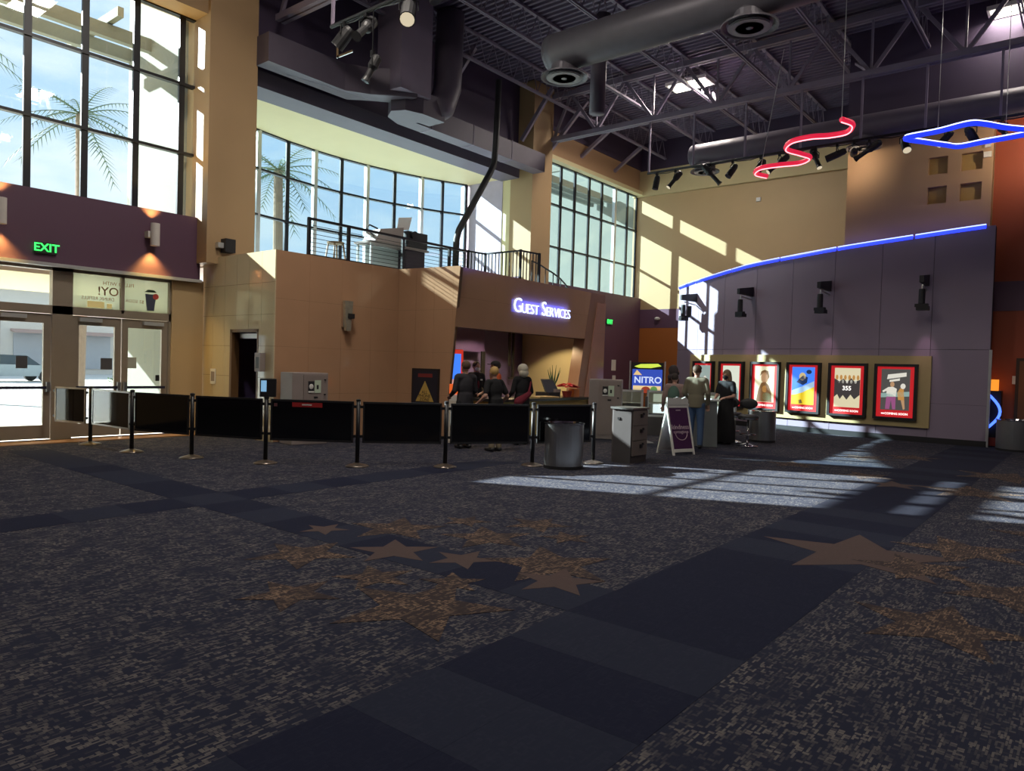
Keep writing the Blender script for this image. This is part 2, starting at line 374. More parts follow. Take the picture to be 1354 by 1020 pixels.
# bay
struct('ceiling_bay', MB().prism([(8.78, 15.5, 7.75), (8.78, 15.3, 7.75), (7.8, 15.3, 7.75)] + [(7.8+i*1.074, by(7.8+i*1.074)+.1, 7.75) for i in range(11)] + [(18.54, 15.5, 7.75)], (0, 0, .15)), CREAM)
struct('wall_over_bay', MB().box(8.78, 18.54, 15.02, 15.3, 7.75, 10.8), PURPD)
struct('trim_3', MB().box(8.78, 18.30, 14.75, 15.5, 7.62, 7.98), DUCTP, 'boxed beam along the front of the bay ceiling')
struct('wall_bay_left', MB().box(7.74, 7.88, 15.3, 16.8, 3.6, 7.8), CREAM)
struct('wall_bay_right', MB().box(18.54, 18.75, 15.3, 15.62, 3.6, 7.75), CREAM)
struct('wall_bay_lilac', MB().box(18.52, 18.75, 15.62, 17.5, 3.6, 7.75), mat('lilac_paint', (.50, .43, .55), .6))
struct('floor_mezzanine', MB().prism([(8.05, 12.42, 3.52)] + [(11.16, 12.42, 3.52), (11.45, 10.95, 3.52), (17.3, 11.15, 3.52), (18.54, 14.5, 3.52), (18.54, 17.3, 3.52)] + [(18.4-i*1.05, by(18.4-i*1.05)+.1, 3.52) for i in range(11)] + [(8.05, 15, 3.52)], (0, 0, .16)), CONC)

# ------------------------------------------------------------------ guest services block
HT = 3.69
wl = struct('wall_guest_left', MB().box(7.98, 8.10, 12.34, 12.83, 0, HT-.02).box(7.98, 8.10, 13.87, 15.0, 0, HT-.02).box(7.98, 8.10, 12.83, 13.87, 2.18, HT-.02), GROUT)
tiles(wl, (7.98, 15.0, 0), (0, -1, 0), (0, 0, 1), [(0, 0), (2.7, 0), (2.7, HT), (0, HT)], .45, .615, TILE2, holes=[(1.13, -1, 2.17, 2.18)], thick=.025)
wf = struct('wall_guest_front', MB().box(7.98, 11.14, 12.34, 12.45, 0, HT-.02), GROUT)
tiles(wf, (7.955, 12.34, 0), (1, 0, 0), (0, 0, 1), [(0, 0), (3.16, 0), (3.16, HT), (0, HT)], .79, .923, TILE, gap=.003, thick=.025)
A = Vector((11.12, 12.31, 0)); du = Vector((.20, -1.68, 0)); L = du.length
ww = struct('wall_guest_wedge', MB().prism([A, A+du*.80, A+du*.99+Vector((0, 0, HT-.02)), A+Vector((0, 0, HT-.02))], du.normalized().cross(Vector((0, 0, 1)))*-.1), GROUT)
tiles(ww, A, du, (0, 0, 1), [(0, 0), (L*.82, 0), (L, HT), (0, HT)], .507, .923, TILE, gap=.003, thick=.025)
wb = struct('wall_guest_band', MB().prism([(11.30, 10.80, 2.40), (16.75, 11.11, 2.40), (17.05, 11.127, HT-.02), (11.34, 10.802, HT-.02)], (0, .22, 0)), GROUT)
tiles(wb, (11.30, 10.75, 2.40), (5.45, .31, 0), (0, 0, 1), [(.0, 0), (5.45, 0), (5.75, HT-2.4), (.02, HT-2.4)], 1.36, .645, TILE, gap=.003, thick=.025)
py = struct('wall_guest_pylon', MB().prism([(16.28, 11.05, 0), (17.75, 11.05, 0), (17.78, 11.05, HT), (17.05, 11.05, HT)], (0, .35, 0)), mat('dark_copper', (.30, .16, .10), .3, var=.1))
tiles(py, (16.4, 11.05, 0), (1, 0, 0), (0, 0, 1), [(.28, 0), (1.33, 0), (1.37, 3.45), (.95, 3.45)], .7, .86, COPPER, gap=.006, thick=.03)
struct('wall_guest_right', MB().prism([(16.9, 11.2, 0), (18.4, 14.5, 0), (18.5, 14.5, 0), (17.0, 11.2, 0)], (0, 0, 2.95)), CREAM)
struct('wall_guest_back', MB().box(8.1, 18.5, 14.5, 14.7, 0, 3.5), mat('guest_plum', (.17, .135, .33), .6))
struct('wall_guest_soffit', MB().box(11.9, 16.1, 14.1, 14.5, 1.98, 2.95), mat('guest_purple', (.11, .065, .19), .6))
struct('ceiling_guest', MB().prism([(10.4, 12.6, 2.95), (11.25, 12.5, 2.95), (11.5, 11.1, 2.95), (16.9, 11.3, 2.95), (18.4, 14.5, 2.95), (10.3, 14.5, 2.95)], (0, 0, .1)), CREAM)
struct('wall_guest_partition', MB().box(10.2, 10.3, 12.46, 14.5, 0, 3.5), PURPD)
struct('trim_4', MB().prism([(15.95, 14.05, .0), (16.1, 14.05, 0), (16.1, 14.1, 0), (15.95, 14.1, 0)], (0, 0, 2.0)), BLK2, 'dark door jamb on the back wall behind the guest counter')

# service door in the left face: dark opening with a brown leaf standing ajar
d = struct('door_4')
part(d, 'door_frame', MB().box(7.95, 8.12, 13.80, 13.87, 0, 2.18).box(7.95, 8.12, 12.83, 12.88, 0, 2.18).box(7.95, 8.12, 12.83, 13.87, 2.12, 2.18), mat('door_brown', (.16, .085, .035), .45))
lf = part(d, 'door_leaf', MB().box(0, .8, -.045, 0, .01, 2.1), mat('door_brown_leaf', (.24, .13, .05), .4)); lf.location = (8.14, 12.93, 0); lf.rotation_euler[2] = math.radians(38)
part(lf, 'door_handle', MB().tube([(.72, .0, 1.0), (.72, .06, 1.0), (.6, .06, 1.0)], .012), CHROME)
part(d, 'closer_arm', MB().box(8.1, 8.16, 13.0, 13.75, 2.0, 2.1), ALUW)

# ------------------------------------------------------------------ far wall and the block behind the posters
XF = 26.4
struct('wall_far_orange', MB().box(XF, XF+.2, 2, 15.2, 0, 3.30), ORNG)
struct('wall_far_stripe', MB().box(XF-.01, XF+.2, 2, 15.2, 3.30, 4.05), mat('plum_stripe', (.14, .07, .12), .5))
struct('wall_far_tan', MB().box(XF, XF+.2, 2, 15.2, 4.05, 8.62), TAN)
struct('wall_far_band', MB().box(XF-.12, XF+.2, 2, 15.2, 8.62, 9.62), mat('sand_paint', (.60, .49, .26), .6, var=.04))
struct('wall_far_top', MB().box(XF-.06, XF+.2, 2, 15.2, 9.62, 10.8), PURPD)
br = MB(); ya, yb = 2.25, 5.55
wnd = [(3.62, 3.20, 6.74, 7.17), (2.91, 2.46, 6.74, 7.17), (3.62, 3.20, 6.00, 6.43), (2.91, 2.46, 6.00, 6.43)]
ycuts = [2.25, 2.46, 2.91, 3.20, 3.62, 5.55]; zcuts = [0, 6.0, 6.43, 6.74, 7.17, 7.95]
for i in range(5):
    for j in range(5):
        if i in (1, 3) and j in (1, 3): continue
        br.box(20.98, 21.2, ycuts[i], ycuts[i+1], zcuts[j], zcuts[j+1])
br.box(21.12, 21.35, 2.25, 5.55, 0, 7.95).box(21.2, 26.4, 5.35, 5.55, 0, 7.95)
struct('wall_brown', br, BROWN)
for i in (1, 3):
    for j in (1, 3):
        struct('wall_niche', MB().box(21.105, 21.125, ycuts[i]+.005, ycuts[i+1]-.005, zcuts[j]+.005, zcuts[j+1]-.005), mat('niche_ochre', (.42, .29, .11), .6))
struct('wall_brown_top', MB().box(20.94, 21.4, 1.0, 5.58, 7.95, 10.8).box(21.4, 26.4, 5.4, 5.58, 7.95, 10.8), PURPD)
struct('wall_red', MB().box(21.40, 21.6, -9.2, 2.35, 0, 3.30).box(21.40, 21.6, -9.2, 2.35, 4.02, 10.8), RED)
struct('wall_red_stripe', MB().box(21.39, 21.6, -9.2, 2.35, 3.30, 4.02), PURP)
d = struct('door_5'); part(d, 'door_frame', MB().box(21.33, 21.42, .6, 1.62, 0, 2.15), mat('door_trim', (.05, .025, .015), .5)); part(d, 'door_leaf', MB().box(21.31, 21.36, .68, 1.55, .01, 2.08), mat('door_rust', (.20, .08, .03), .4))

# curved poster wall: single panels with open joints, neon along its sloping top
PCX, PCY, PR = 36.49, 2.80, 15.92
def pw(s, z, off=0):
    a = s/PR; return (PCX-(PR+off)*math.cos(a), PCY+(PR+off)*math.sin(a), z)
def pwr(s):
    a = s/PR; return math.atan2(-math.cos(a), -math.sin(a))
TOP = [(-.75, 5.27), (1.16, 5.13), (2.64, 5.04), (3.93, 4.95), (5.73, 4.83), (7.35, 4.64), (9.05, 4.45)]
def ptop(s):
    for (a, b), (c, e) in zip(TOP, TOP[1:]):
        if s <= c: return b+(e-b)*(s-a)/(c-a)
    return TOP[-1][1]
def curved(s0, s1, zf0, zf1, off0, off1, n=4):
    mb = MB(); V = []; Fs = []
    for i in range(n+1):
        s = s0+(s1-s0)*i/n; V += [pw(s, zf0(s), off0), pw(s, zf1(s), off0), pw(s, zf1(s), off1), pw(s, zf0(s), off1)]
    for i in range(n):
        a = i*4; b = a+4
        Fs += [(a, b, b+1, a+1), (a+1, b+1, b+2, a+2), (a+2, b+2, b+3, a+3), (a+3, b+3, b, a)]
    Fs += [(0, 1, 2, 3), (n*4+3, n*4+2, n*4+1, n*4)]
    return mb.add(V, Fs)
K = lambda v: (lambda s: v)
wp = struct('wall_poster', curved(-.72, 9.05, K(0), lambda s: ptop(s)-.02, -.25, 0, 24), mat('panel_joint', (.06, .045, .07), .8))
SE = [-.72, .53, 1.72, 2.93, 4.16, 5.38, 6.65, 7.89, 9.05]
for a, b in zip(SE, SE[1:]):
    part(wp, 'panel', curved(a+.006, b-.006, K(.14), K(.98), 0, .02), LAV)
    part(wp, 'panel', curved(a+.006, b-.006, K(.986), K(2.315), 0, .02), LAV)
    part(wp, 'panel', curved(a+.006, b-.006, K(2.325), ptop, 0, .02), LAV)
struct('baseboard_poster', curved(-.72, 9.05, K(0), K(.14), 0, .03, 24), BLK2)
struct('trim_5', MB().bar(pw(-.73, 0, .0), pw(-.73, 2.32, .0), .06, .06), ALUW, 'pale metal edge strip at the right end of the poster wall')
NEONB = emis('blue_neon', (.33, .40, 1.0), 2.0); NEONH = mat('blue_glow_channel', (.02, .03, .35), .4, emit=(.02, .04, 1.0), es=2.0)  # emissive channel paints the blue glow around the neon tubes
nw = thing('neon_line', 'long blue neon line along the sloping top edge of the poster wall', 'neon light', pw(4, 4.9, 0))
cuts = [-.55, 1.0, 2.9, 4.6, 6.4, 8.1, 9.05]
for a, b in zip(cuts, cuts[1:]):
    pts = [Vector(pw(a+.03+(b-a-.06)*i/6, ptop(a+(b-a)*i/6)+.04, .03))-nw.location for i in range(7)]
    part(nw, 'neon_tube', MB().tube(pts, .02, 6), NEONB)
    part(nw, 'channel', MB().tube([p+Vector((.03, 0, -.04)) for p in pts], .06, 6), NEONH)
#OBJECTS
# ================================================================== entrance doors
def glass_door(n, x0, x1, hinge, tag_):
    d = struct('door_%d' % n); y0, y1 = 14.98, 15.04; w = .115
    leaf = part(d, 'door_leaf', MB().box(x0, x0+w, y0, y1, .02, 2.3).box(x1-w, x1, y0, y1, .02, 2.3).box(x0+w, x1-w, y0, y1, .02, .27).box(x0+w, x1-w, y0, y1, 2.13, 2.3), ALU)
    part(leaf, 'pane', MB().box(x0+w, x1-w, y0+.025, y0+.033, .27, 2.13), GL)
    part(leaf, 'push_bar', MB().box(x0+.06, x1-.06, y0-.07, y0-.03, .93, .98), mat('bar_blue_black', (.02, .02, .05), .35))
    xe = x1-.05 if hinge == 'l' else x0+.05
    part(leaf, 'door_handle', MB().box(xe-.03, xe+.03, y0-.08, y0, .88, 1.06), BRUSH)
    part(d, 'door_closer', MB().box((x0+.1 if hinge == 'l' else x1-.5), (x0+.5 if hinge == 'l' else x1-.1), y0-.07, y0, 2.2, 2.27), ALUW)
    if tag_: part(leaf, 'notice', MB().box(*tag_, y0+.015, y0+.024, 1.3, 1.52) if len(tag_) == 2 else MB(), mat('notice_dark', (.10, .10, .11), .5))
    return d, leaf
glass_door(1, 4.16, 5.06, 'l', (4.52, 4.70)); glass_door(2, 5.42, 6.29, 'l', (5.93, 6.14)); d3, l3 = glass_door(3, 6.31, 7.20, 'r', None)
part(l3, 'notice', MB().box(6.43, 6.60, 14.995, 15.004, 1.33, 1.55), mat('notice_pale', (.45, .46, .38), .6))
part(l3, 'notice', MB().box(6.98, 7.06, 14.995, 15.004, 1.08, 1.2), BLK2)
fr = struct('trim_6', MB().box(2.6, 4.16, 14.95, 15.1, 0, 3.19).box(5.07, 5.41, 14.94, 15.1, 0, 3.19).box(7.21, 7.35, 14.94, 15.1, 0, 3.19).box(4.1, 7.3, 14.94, 15.1, 2.31, 2.46).box(4.1, 7.3, 14.94, 15.1, 3.1, 3.19).box(6.27, 6.33, 14.94, 15.1, 2.4, 3.15), ALU, 'bronze metal framing around the entrance doors')
tw = struct('window_4'); part(tw, 'pane', MB().box(4.16, 5.07, 15.0, 15.008, 2.46, 3.1), GL)
FILM = film('green_white_film', (.72, .72, .60))
for x0, x1 in ((5.41, 6.27), (6.33, 7.21)):
    pn = part(tw, 'pane', MB().box(x0, x1, 15.0, 15.008, 2.46, 3.1), GL); part(pn, 'decal_film', MB().box(x0, x1, 15.012, 15.014, 2.46, 3.1), FILM)
TX = mat('decal_brown', (.16, .07, .04), .7)
words(tw, 'FILLED WITH', .10, TX, 6.24, 14.996, 2.96, mirror=True, ext=.0008); words(tw, 'JOY!', .23, TX, 6.08, 14.996, 2.80, mirror=True, ext=.0008, bev=.002)
words(tw, '$2 SODA', .09, TX, 6.55, 14.996, 2.66, mirror=True, ext=.0008); words(tw, 'DRINK REFILLS', .09, TX, 5.87, 14.996, 2.655, mirror=True, ext=.0008)
part(tw, 'decal_popcorn', MB().box(5.68, 5.98, 14.994, 14.997, 2.48, 2.60).box(6.03, 6.12, 14.994, 14.997, 2.48, 2.57), emis('popcorn_yellow', (.9, .75, .3), .15, (.75, .6, .25)))
part(tw, 'decal_cup', MB().prism([(6.79, 14.997, 2.50), (6.93, 14.997, 2.50), (6.97, 14.997, 2.83), (6.75, 14.997, 2.83)], (0, -.003, 0)), mat('cup_navy', (.06, .07, .11), .6))
part(tw, 'decal_lid', MB().prism([(6.74, 14.997, 2.87), (6.98, 14.997, 2.87), (6.92, 14.997, 2.92), (6.80, 14.997, 2.92)], (0, -.003, 0)), mat('lid_green', (.05, .09, .05), .6))
part(tw, 'decal_badge', MB().prism([(6.96+.06*math.cos(k*PI/6), 14.994, 2.79+.06*math.sin(k*PI/6)) for k in range(12)], (0, -.003, 0)), mat('badge_red', (.55, .07, .05), .6))

def exit_sign(loc, rz, label, w=.34):
    t = thing('exit_sign', label, 'exit sign', loc, rz, 'exit signs')
    part(t, 'housing', MB().box(-w/2, w/2, -.05, 0, -.1, .1), mat('exit_housing', (.02, .03, .02), .5)); words(t, 'EXIT', .2, emis('exit_green', (.04, .9, .12), 1.6), 0, -.055, 0, ext=.002, bev=.004); return t
exit_sign((4.90, 14.80, 3.46), 0, 'green lit exit sign on the plum header above the entrance doors')
e2 = exit_sign((24.0, 14.74, 3.4), 0, 'green exit sign on the plum wall beyond the guest services pylon', .4)
part(e2, 'lit_face', MB().box(-.19, .19, -.056, -.05, -.1, .1), emis('exit_green_face', (.03, .35, .08), .7))
def sconce(x, label):
    t = thing('wall_sconce', label, 'wall light', (x, 14.8, 3.98), 0, 'up and down wall lights')
    part(t, 'bracket', MB().box(-.09, 0, -.16, 0, -.06, .06), WHITE); part(t, 'shade', MB().lathe([(.085, -.22), (.085, .22)], 18, (.03, -.19, 0)), mat('sconce_shell', (.62, .58, .55), .5), smooth=False)
    for s in (1, -1):
        l = bpy.data.lights.new('sconce_lamp', 'SPOT'); l.energy = 110; l.color = (1, .62, .12); l.spot_size = math.radians(95); l.spot_blend = .8; l.shadow_soft_size = .04
        o = bpy.data.objects.new('sconce_lamp', l); COL.objects.link(o); o.parent = t; o.location = (.03, -.13, s*.24); o.rotation_euler[0] = PI if s > 0 else 0
sconce(6.72, 'white cylinder wall light on the plum header over the double doors'); sconce(4.13, 'white cylinder wall light on the plum header left of the exit sign')

# ================================================================== roof steel
def truss(X, label):
    t = thing('roof_truss', label, 'truss', (X, 14.4, 9.1), 0, 'roof trusses')
    y1 = -23.4; part(t, 'bottom_chord', MB().box(-.12, -.02, y1, 0, -.08, .06).box(.02, .12, y1, 0, -.08, .06), STEEL); part(t, 'top_chord', MB().box(-.12, -.02, y1, 0, 1.30, 1.45).box(.02, .12, y1, 0, 1.30, 1.45), STEEL)
    for i in range(11):
        yt = -.67-2*i; yb = yt-1.0
        part(t, 'web', MB().bar((0, yt, 1.36), (0, yb, 0), .07, .09), STEEL); part(t, 'web', MB().bar((0, yb, 0), (0, yt-2, 1.36), .07, .09), STEEL)
        part(t, 'web', MB().bar((0, yb, 0), (0, yb, 1.36), .05, .05), STEEL)
    part(t, 'web', MB().bar((0, 0, 0), (0, -.67, 1.36), .07, .09), STEEL)
    for k in range(1, 4):
        y = -.67-4*k; part(t, 'kicker', MB().bar((0, y-1, 0), (1.9, y, 1.2), .06, .06), STEEL)
    return t
truss(19.6, 'long plum roof truss carrying the far lighting pipe'); truss(9.3, 'plum roof truss above the guest services block near the camera')
ordn = ['first', 'second', 'third', 'fourth', 'fifth', 'sixth', 'seventh', 'eighth', 'ninth', 'tenth']
jm = None
for k in range(10):
    Y = 13.73-2*k
    t = thing('roof_joist', 'thin plum bar joist under the roof deck, %s from the window wall' % ordn[k], 'joist', (-6.8, Y, 9.96), 0, 'roof joists')
    if jm is None:
        ms = []
        for nm, mb in (('bottom_chord', MB().box(0, 33, -.05, -.012, -.03, .03).box(0, 33, .012, .05, -.03, .03)), ('top_chord', MB().box(0, 33, -.05, .05, .70, .76))):
            me = mb.mesh(nm); me.materials.append(STEEL); ms.append((nm, me))
        mb = MB()
        for i in range(55): mb.bar((i*.6, 0, 0), (i*.6+.3, 0, .72), .02, .02).bar((i*.6+.3, 0, .72), (i*.6+.6, 0, 0), .02, .02)
        me = mb.mesh('web'); me.materials.append(STEEL); ms.append(('web', me)); jm = ms
    for nm, me in jm:
        o = bpy.data.objects.new(nm, me); COL.objects.link(o); o.parent = t
br_ = [((19.6, 14.6, 8.7), (19.75, 13.2, 10.2)), ((22.0, 14.9, 8.6+.6), (22.0, 13.73, 9.96)), ((24.3, 14.9, 9.2), (24.3, 13.73, 9.96)), ((14.6, 14.95, 8.6), (14.9, 13.7, 10.3)), ((18.3, 14.7, 8.8), (18.5, 13.7, 10.3))]
for (a, b), w in zip(br_, ['beside the far pillar', 'over the first panes of the far window', 'over the middle of the far window', 'above the middle of the mezzanine bay', 'above the far end of the mezzanine bay']):
    solo('roof_brace', MB().bar(Vector((0, 0, 0)), Vector(b)-Vector(a), .11, .11), STEEL, 'slanting plum steel brace '+w, 'brace', a, group='slanting roof braces')

# ducts
def diffuser(parent, loc, R=.52):
    d = part(parent, 'diffuser', MB().lathe([(.3, .22), (.3, .06), (R, .0), (R, -.03), (R*.93, -.02), (R*.8, .03)], 28), DUCT, smooth=False); d.location = loc
    for k, r in enumerate((.76, .52, .28)):
        part(d, 'ring', MB().lathe([(R*r, -.035), (R*r*.86, .03), (R*r*.80, .03), (R*r*.93, -.05)], 24), mat('diffuser_ring', (.30, .29, .30), .45, metal=.2))
    part(d, 'hub', MB().lathe([(R*.12, .03), (R*.12, -.05), (.02, -.06)], 16), mat('diffuser_ring', (.30, .29, .30)))
    part(d, 'throat', MB().lathe([(R*.82, .032), (R*.8, .036)], 24), BLACK)
t = thing('round_duct', 'big near round grey spiral duct hung under the roof with two ring diffusers', 'duct', (13.2, 9.75, 8.55))
mb = MB(); pts = []; rs = []
for i in range(114):
    pts.append((0, .0-i*.16, 0)); rs.append(.41+(.006 if i % 2 else 0))
mb.tube(pts, rs, 24); mb.lathe([(.41, 0), (.38, .12), (.25, .22), (.02, .27)], 24)
mb2 = MB().tube(pts, rs, 24); part(t, 'duct_body', mb2, DUCT, smooth=True)
part(t, 'end_cap', MB().ell((0, 0, 0), (.41, .2, .41), 24, 10), DUCT, smooth=True)
for y in (-.3, -4.45): part(t, 'drop_collar', MB().lathe([(.29, -.05), (.29, -.42)], 20, (0, y, 0)), DUCT, smooth=True); diffuser(t, (0, y, -.55))
solo('drop_pipe', MB().tube([(0, 0, 2.4), (0, 0, 1.5), (-.12, 0, 1.2), (-.12, 0, 0)], .19, 14), DUCTP, 'open-ended plum drop duct hanging just beyond the near round duct', 'duct', (15.1, 9.72, 7.75), smooth=True)
t = thing('round_duct', 'far round plum duct under the roof above the coloured neon shapes', 'duct', (20.32, 9.7, 8.0))
part(t, 'duct_body', MB().tube([(0, -i*.3, 0) for i in range(45)], .33, 22), DUCTP, smooth=True); part(t, 'end_cap', MB().ell((0, 0, 0), (.33, .15, .33), 22, 8), DUCTP, smooth=True)
for y in (-.35, -4.7): part(t, 'drop_collar', MB().lathe([(.24, -.1), (.24, -.36)], 20, (0, y, 0)), DUCTP, smooth=True); diffuser(t, (0, y, -.48), .42)
t = thing('supply_duct', 'flat plum supply duct left of the plenum over the mezzanine bay', 'duct', (8.85, 14.3, 8.0))
part(t, 'duct_body', MB().prism([(-.1, -.35, -.1), (1.9, -.35, -.1), (2.5, -.55, -.05), (2.95, -.9, 0), (3.4, -1.2, 0), (3.4, -.55, 0), (2.9, -.2, -.02), (2.3, .1, -.1), (-.1, .1, -.1)], (0, 0, .62)), DUCTP)
part(t, 'plenum', MB().box(2.85, 3.85, -1.2, -.35, .1, 2.68), STEEL)
t = thing('supply_duct', 'flat plum supply duct bending from its riser to the far pillar over the bay', 'duct', (12.2, 14.2, 7.72))
part(t, 'duct_body', MB().prism([(6.25, .1, 0), (.5, .1, 0), (.0, -.1, 0), (-.25, -.5, 0), (-.1, -.85, 0), (.35, -1.0, 0), (1.1, -1.0, 0), (1.1, -.45, 0), (.75, -.42, 0), (.72, -.35, 0), (6.25, -.35, 0)], (0, 0, .55)), DUCTP)
part(t, 'riser', MB().tube([(.9, -.72, .3), (1.25, -.72, .5), (1.45, -.72, 1.0), (1.5, -.72, 2.95)], .36, 16), DUCTP, smooth=True)
part(t, 'seam_band', MB().box(2.9, 2.93, -.36, .11, -.008, .56).box(4.6, 4.63, -.36, .11, -.008, .56).box(1.3, 1.33, -.36, .11, -.008, .56), STEEL)
solo('conduit_pipe', MB().tube([(1.5, 0, 5.6), (1.45, 0, 3.9), (1.4, 0, 3.35), (1.27, 0, 3.1), (.1, 0, 1.35), (.02, 0, 1.1), (0, 0, 0)], .085, 12), BLK2, 'bent dark pipe dropping past the mezzanine railing', 'pipe', (13.57, 12.95, 3.69), smooth=True)

# ceiling lamps in view, and added fill lamps
PANEL = emis('lamp_panel', (1, .93, .78), 3.0)
def troffer(x, y, label, e):
    t = thing('ceiling_light', label, 'ceiling light', (x, y, 10.3), 0, 'twin panel ceiling lights')
    part(t, 'housing', MB().box(-.35, .35, -.65, .65, 0, .1), WHITE)
    for s in (-1, 1): part(t, 'lamp_panel', MB().box(min(s*.05, s*.3), max(s*.05, s*.3), -.58, .58, -.02, 0), PANEL)
    part(t, 'hanger', MB().box(-.01, .01, -.5, -.48, .1, .5).box(-.01, .01, .48, .5, .1, .5), STEEL)
    l = bpy.data.lights.new('ceiling_lamp', 'AREA'); l.shape = 'RECTANGLE'; l.size = .7; l.size_y = 1.3; l.energy = e*LAMP; l.color = (1, .91, .80)
    o = bpy.data.objects.new('ceiling_lamp', l); COL.objects.link(o); o.parent = t; o.location = (0, 0, -.05)
troffer(20.67, 10.1, 'twin panel ceiling light seen through the middle of the far roof truss', 260)
troffer(20.76, 1.81, 'twin panel ceiling light at the top right corner', 70)
for i, (x, y) in enumerate([(6.6, 9.0), (9.0, 1.8), (2.0, 6), (2.0, -4), (10, -5)]):  # added out of view to brighten the hall
    troffer(x, y, 'added unseen fill light above the hall, %s of the row nearer the camera' % ordn[i], (280, 180, 120, 90, 160)[i])

# ================================================================== spotlights
LENS = emis('lens_glow', (1, .86, .6), .5); LENSD = mat('lens_dark', (.08, .08, .09), .1)
def spot(loc, aim, label, L=.42, r=.09, lit=False, e=0, group='theatre spotlights on the pipes', long=False, drop=0):
    t = thing('theatre_spotlight', label, 'spotlight', loc, 0, group); a = Vector(aim).normalized()
    part(t, 'clamp', MB().box(-.03, .03, -.03, .03, -.06, .05), BLACK)
    if drop: part(t, 'cable', MB().bar((0, 0, 0), (0, 0, drop), .015, .015), BLACK)
    sd = a.cross(Vector((0, 0, 1))).normalized(); c = Vector((0, 0, -.24))
    part(t, 'yoke', MB().tube([c+sd*(r+.03), c+sd*(r+.03)+Vector((0, 0, .14)), Vector((0, 0, -.05)), c-sd*(r+.03)+Vector((0, 0, .14)), c-sd*(r+.03)], .012, 6), BLACK)
    b0 = c-a*L*.45; b1 = c+a*L*.55
    part(t, 'body', MB().tube([b0, b0+a*.04, c-a*.02, c+a*.05, b1-a*.08, b1] if long else [b0, b0+a*.06, c, b1-a*.02, b1], [r*.6, r*.95, r, r*.62, r*.62, r*.85] if long else [r*.6, r*.9, r, r, r*1.05], 14), BLK2)
    part(t, 'lens', MB().tube([b1-a*.015, b1+a*.004], r*(.75 if long else .92), 14), LENS if lit else LENSD)
    if e:
        l = bpy.data.lights.new('wash_lamp', 'SPOT'); l.energy = e; l.color = (1, .80, .55); l.spot_size = math.radians(125); l.spot_blend = 1.0; l.shadow_soft_size = .08
        o = bpy.data.objects.new('wash_lamp', l); COL.objects.link(o); o.parent = t; o.location = b1+a*.03; o.rotation_euler = a.to_track_quat('-Z', 'Y').to_euler()
    return t
def pipe(X, y0, y1, z, rods, ztop, label):
    t = thing('lighting_pipe', label, 'lighting pipe', (X, y0, z), 0, 'hung lighting pipes')
    part(t, 'pipe', MB().tube([(0, 0, 0), (0, y1-y0, 0)], .035, 8), BLACK)
    for y in rods: part(t, 'hanging_rod', MB().bar((0, y-y0, 0), (0, y-y0, ztop-z), .05, .05), STEEL)
    pts = [(.0, -i*.35, .02-.10*abs(math.sin(i*.9))) for i in range(int((y0-y1)/.35))]
    part(t, 'cable', MB().tube(pts, .012, 5), BLACK)
pipe(19.6, 10.85, .2, 7.5, [10.81, 9.39, 7.87, 6.38, 4.91, 3.49, 2.0, .5], 9.05, 'long black lighting pipe hung under the far roof truss')
pipe(8.4, 11.35, 1.0, 7.78, [11.30, 9.0, 6.5, 4.0, 1.5], 10.0, 'lighting pipe hung near the camera above the guest services block')
S = 'black spotlight on the far pipe, '
for y, aim, w, kw in [(10.54, (-.15, .1, -1), 'nearest the window corner', {}), (9.93, (-.5, .5, -.9), 'second from the window corner', dict(long=True, lit=True, L=.6)),
        (8.85, (.3, -.75, -.9), 'pointing down right beside the small diffuser', dict(long=True, L=.75)), (8.2, (-.5, .4, -.9), 'just right of the small diffuser', {}),
        (7.41, (-.4, .3, -.8), 'at the left end of the red neon squiggle', dict(r=.1)), (6.91, (-.6, .7, -.8), 'in front of the lowest red neon bend', dict(long=True, lit=True, L=.7)),
        (5.98, (-.2, -.4, -.9), 'right of the lower red neon loop', dict(long=True, lit=True, L=.6)), (5.45, (-.1, 1, -.35), 'lying level right of the red neon', dict(L=.5)),
        (4.70, (.2, .9, -.45), 'in front of the round diffuser on the brown wall', dict(long=True, L=.7)), (3.90, (-.5, -.3, -.8), 'lit, at the left tip of the blue neon ring', dict(lit=True, r=.1)),
        (3.05, (-.3, .6, -.7), 'inside the left half of the blue neon ring', dict(r=.08, lit=True)), (2.55, (.6, -.3, -.6), 'in the middle of the blue neon ring', dict(r=.1)), (1.95, (-.4, -.4, -.8), 'at the right end of the blue neon ring', dict(long=True, lit=True))]:
    spot((19.6, y, 7.46), aim, S+w, **kw)
# added wash spotlights that brighten the far walls
for (y, aim, e, w) in [(.9, (.8, .45, -.05), 85, 'added past the right edge to wash the brown and red walls'), (5.05, (1, .25, .05), 35, 'added and turned back to wash the far wall')]:
    spot((19.6, y, 7.46), aim, S+w, e=e)
N = 'black spotlight on the near pipe, '
spot((8.4, 10.95, 7.74), (-.3, .6, -.8), N+'with pale open barn doors', r=.12); spot((8.4, 10.35, 7.74), (-.7, -.2, -.7), N+'second from the pillar', long=True, L=.7, r=.11); spot((8.4, 9.25, 7.74), (-.55, -.5, -.9), N+'with its lens facing the camera', lit=True, r=.13, L=.6)
spot((8.4, 10.15, 7.0), (-.3, .3, -.9), N+'hanging lowest on its cable', long=True, L=.5, drop=.76); spot((8.4, 8.75, 7.95), (.2, -.4, -.8), N+'rightmost beside the duct riser', r=.11)
lo = thing('barn_door', 'bright metal barn door plate below the near lighting pipe', 'lamp flap', (8.38, 10.9, 7.3)); part(lo, 'flap', MB().box(-.02, .0, -.24, .2, -.16, -.12).box(-.02, .0, .16, .22, -.16, .08), CHROME)

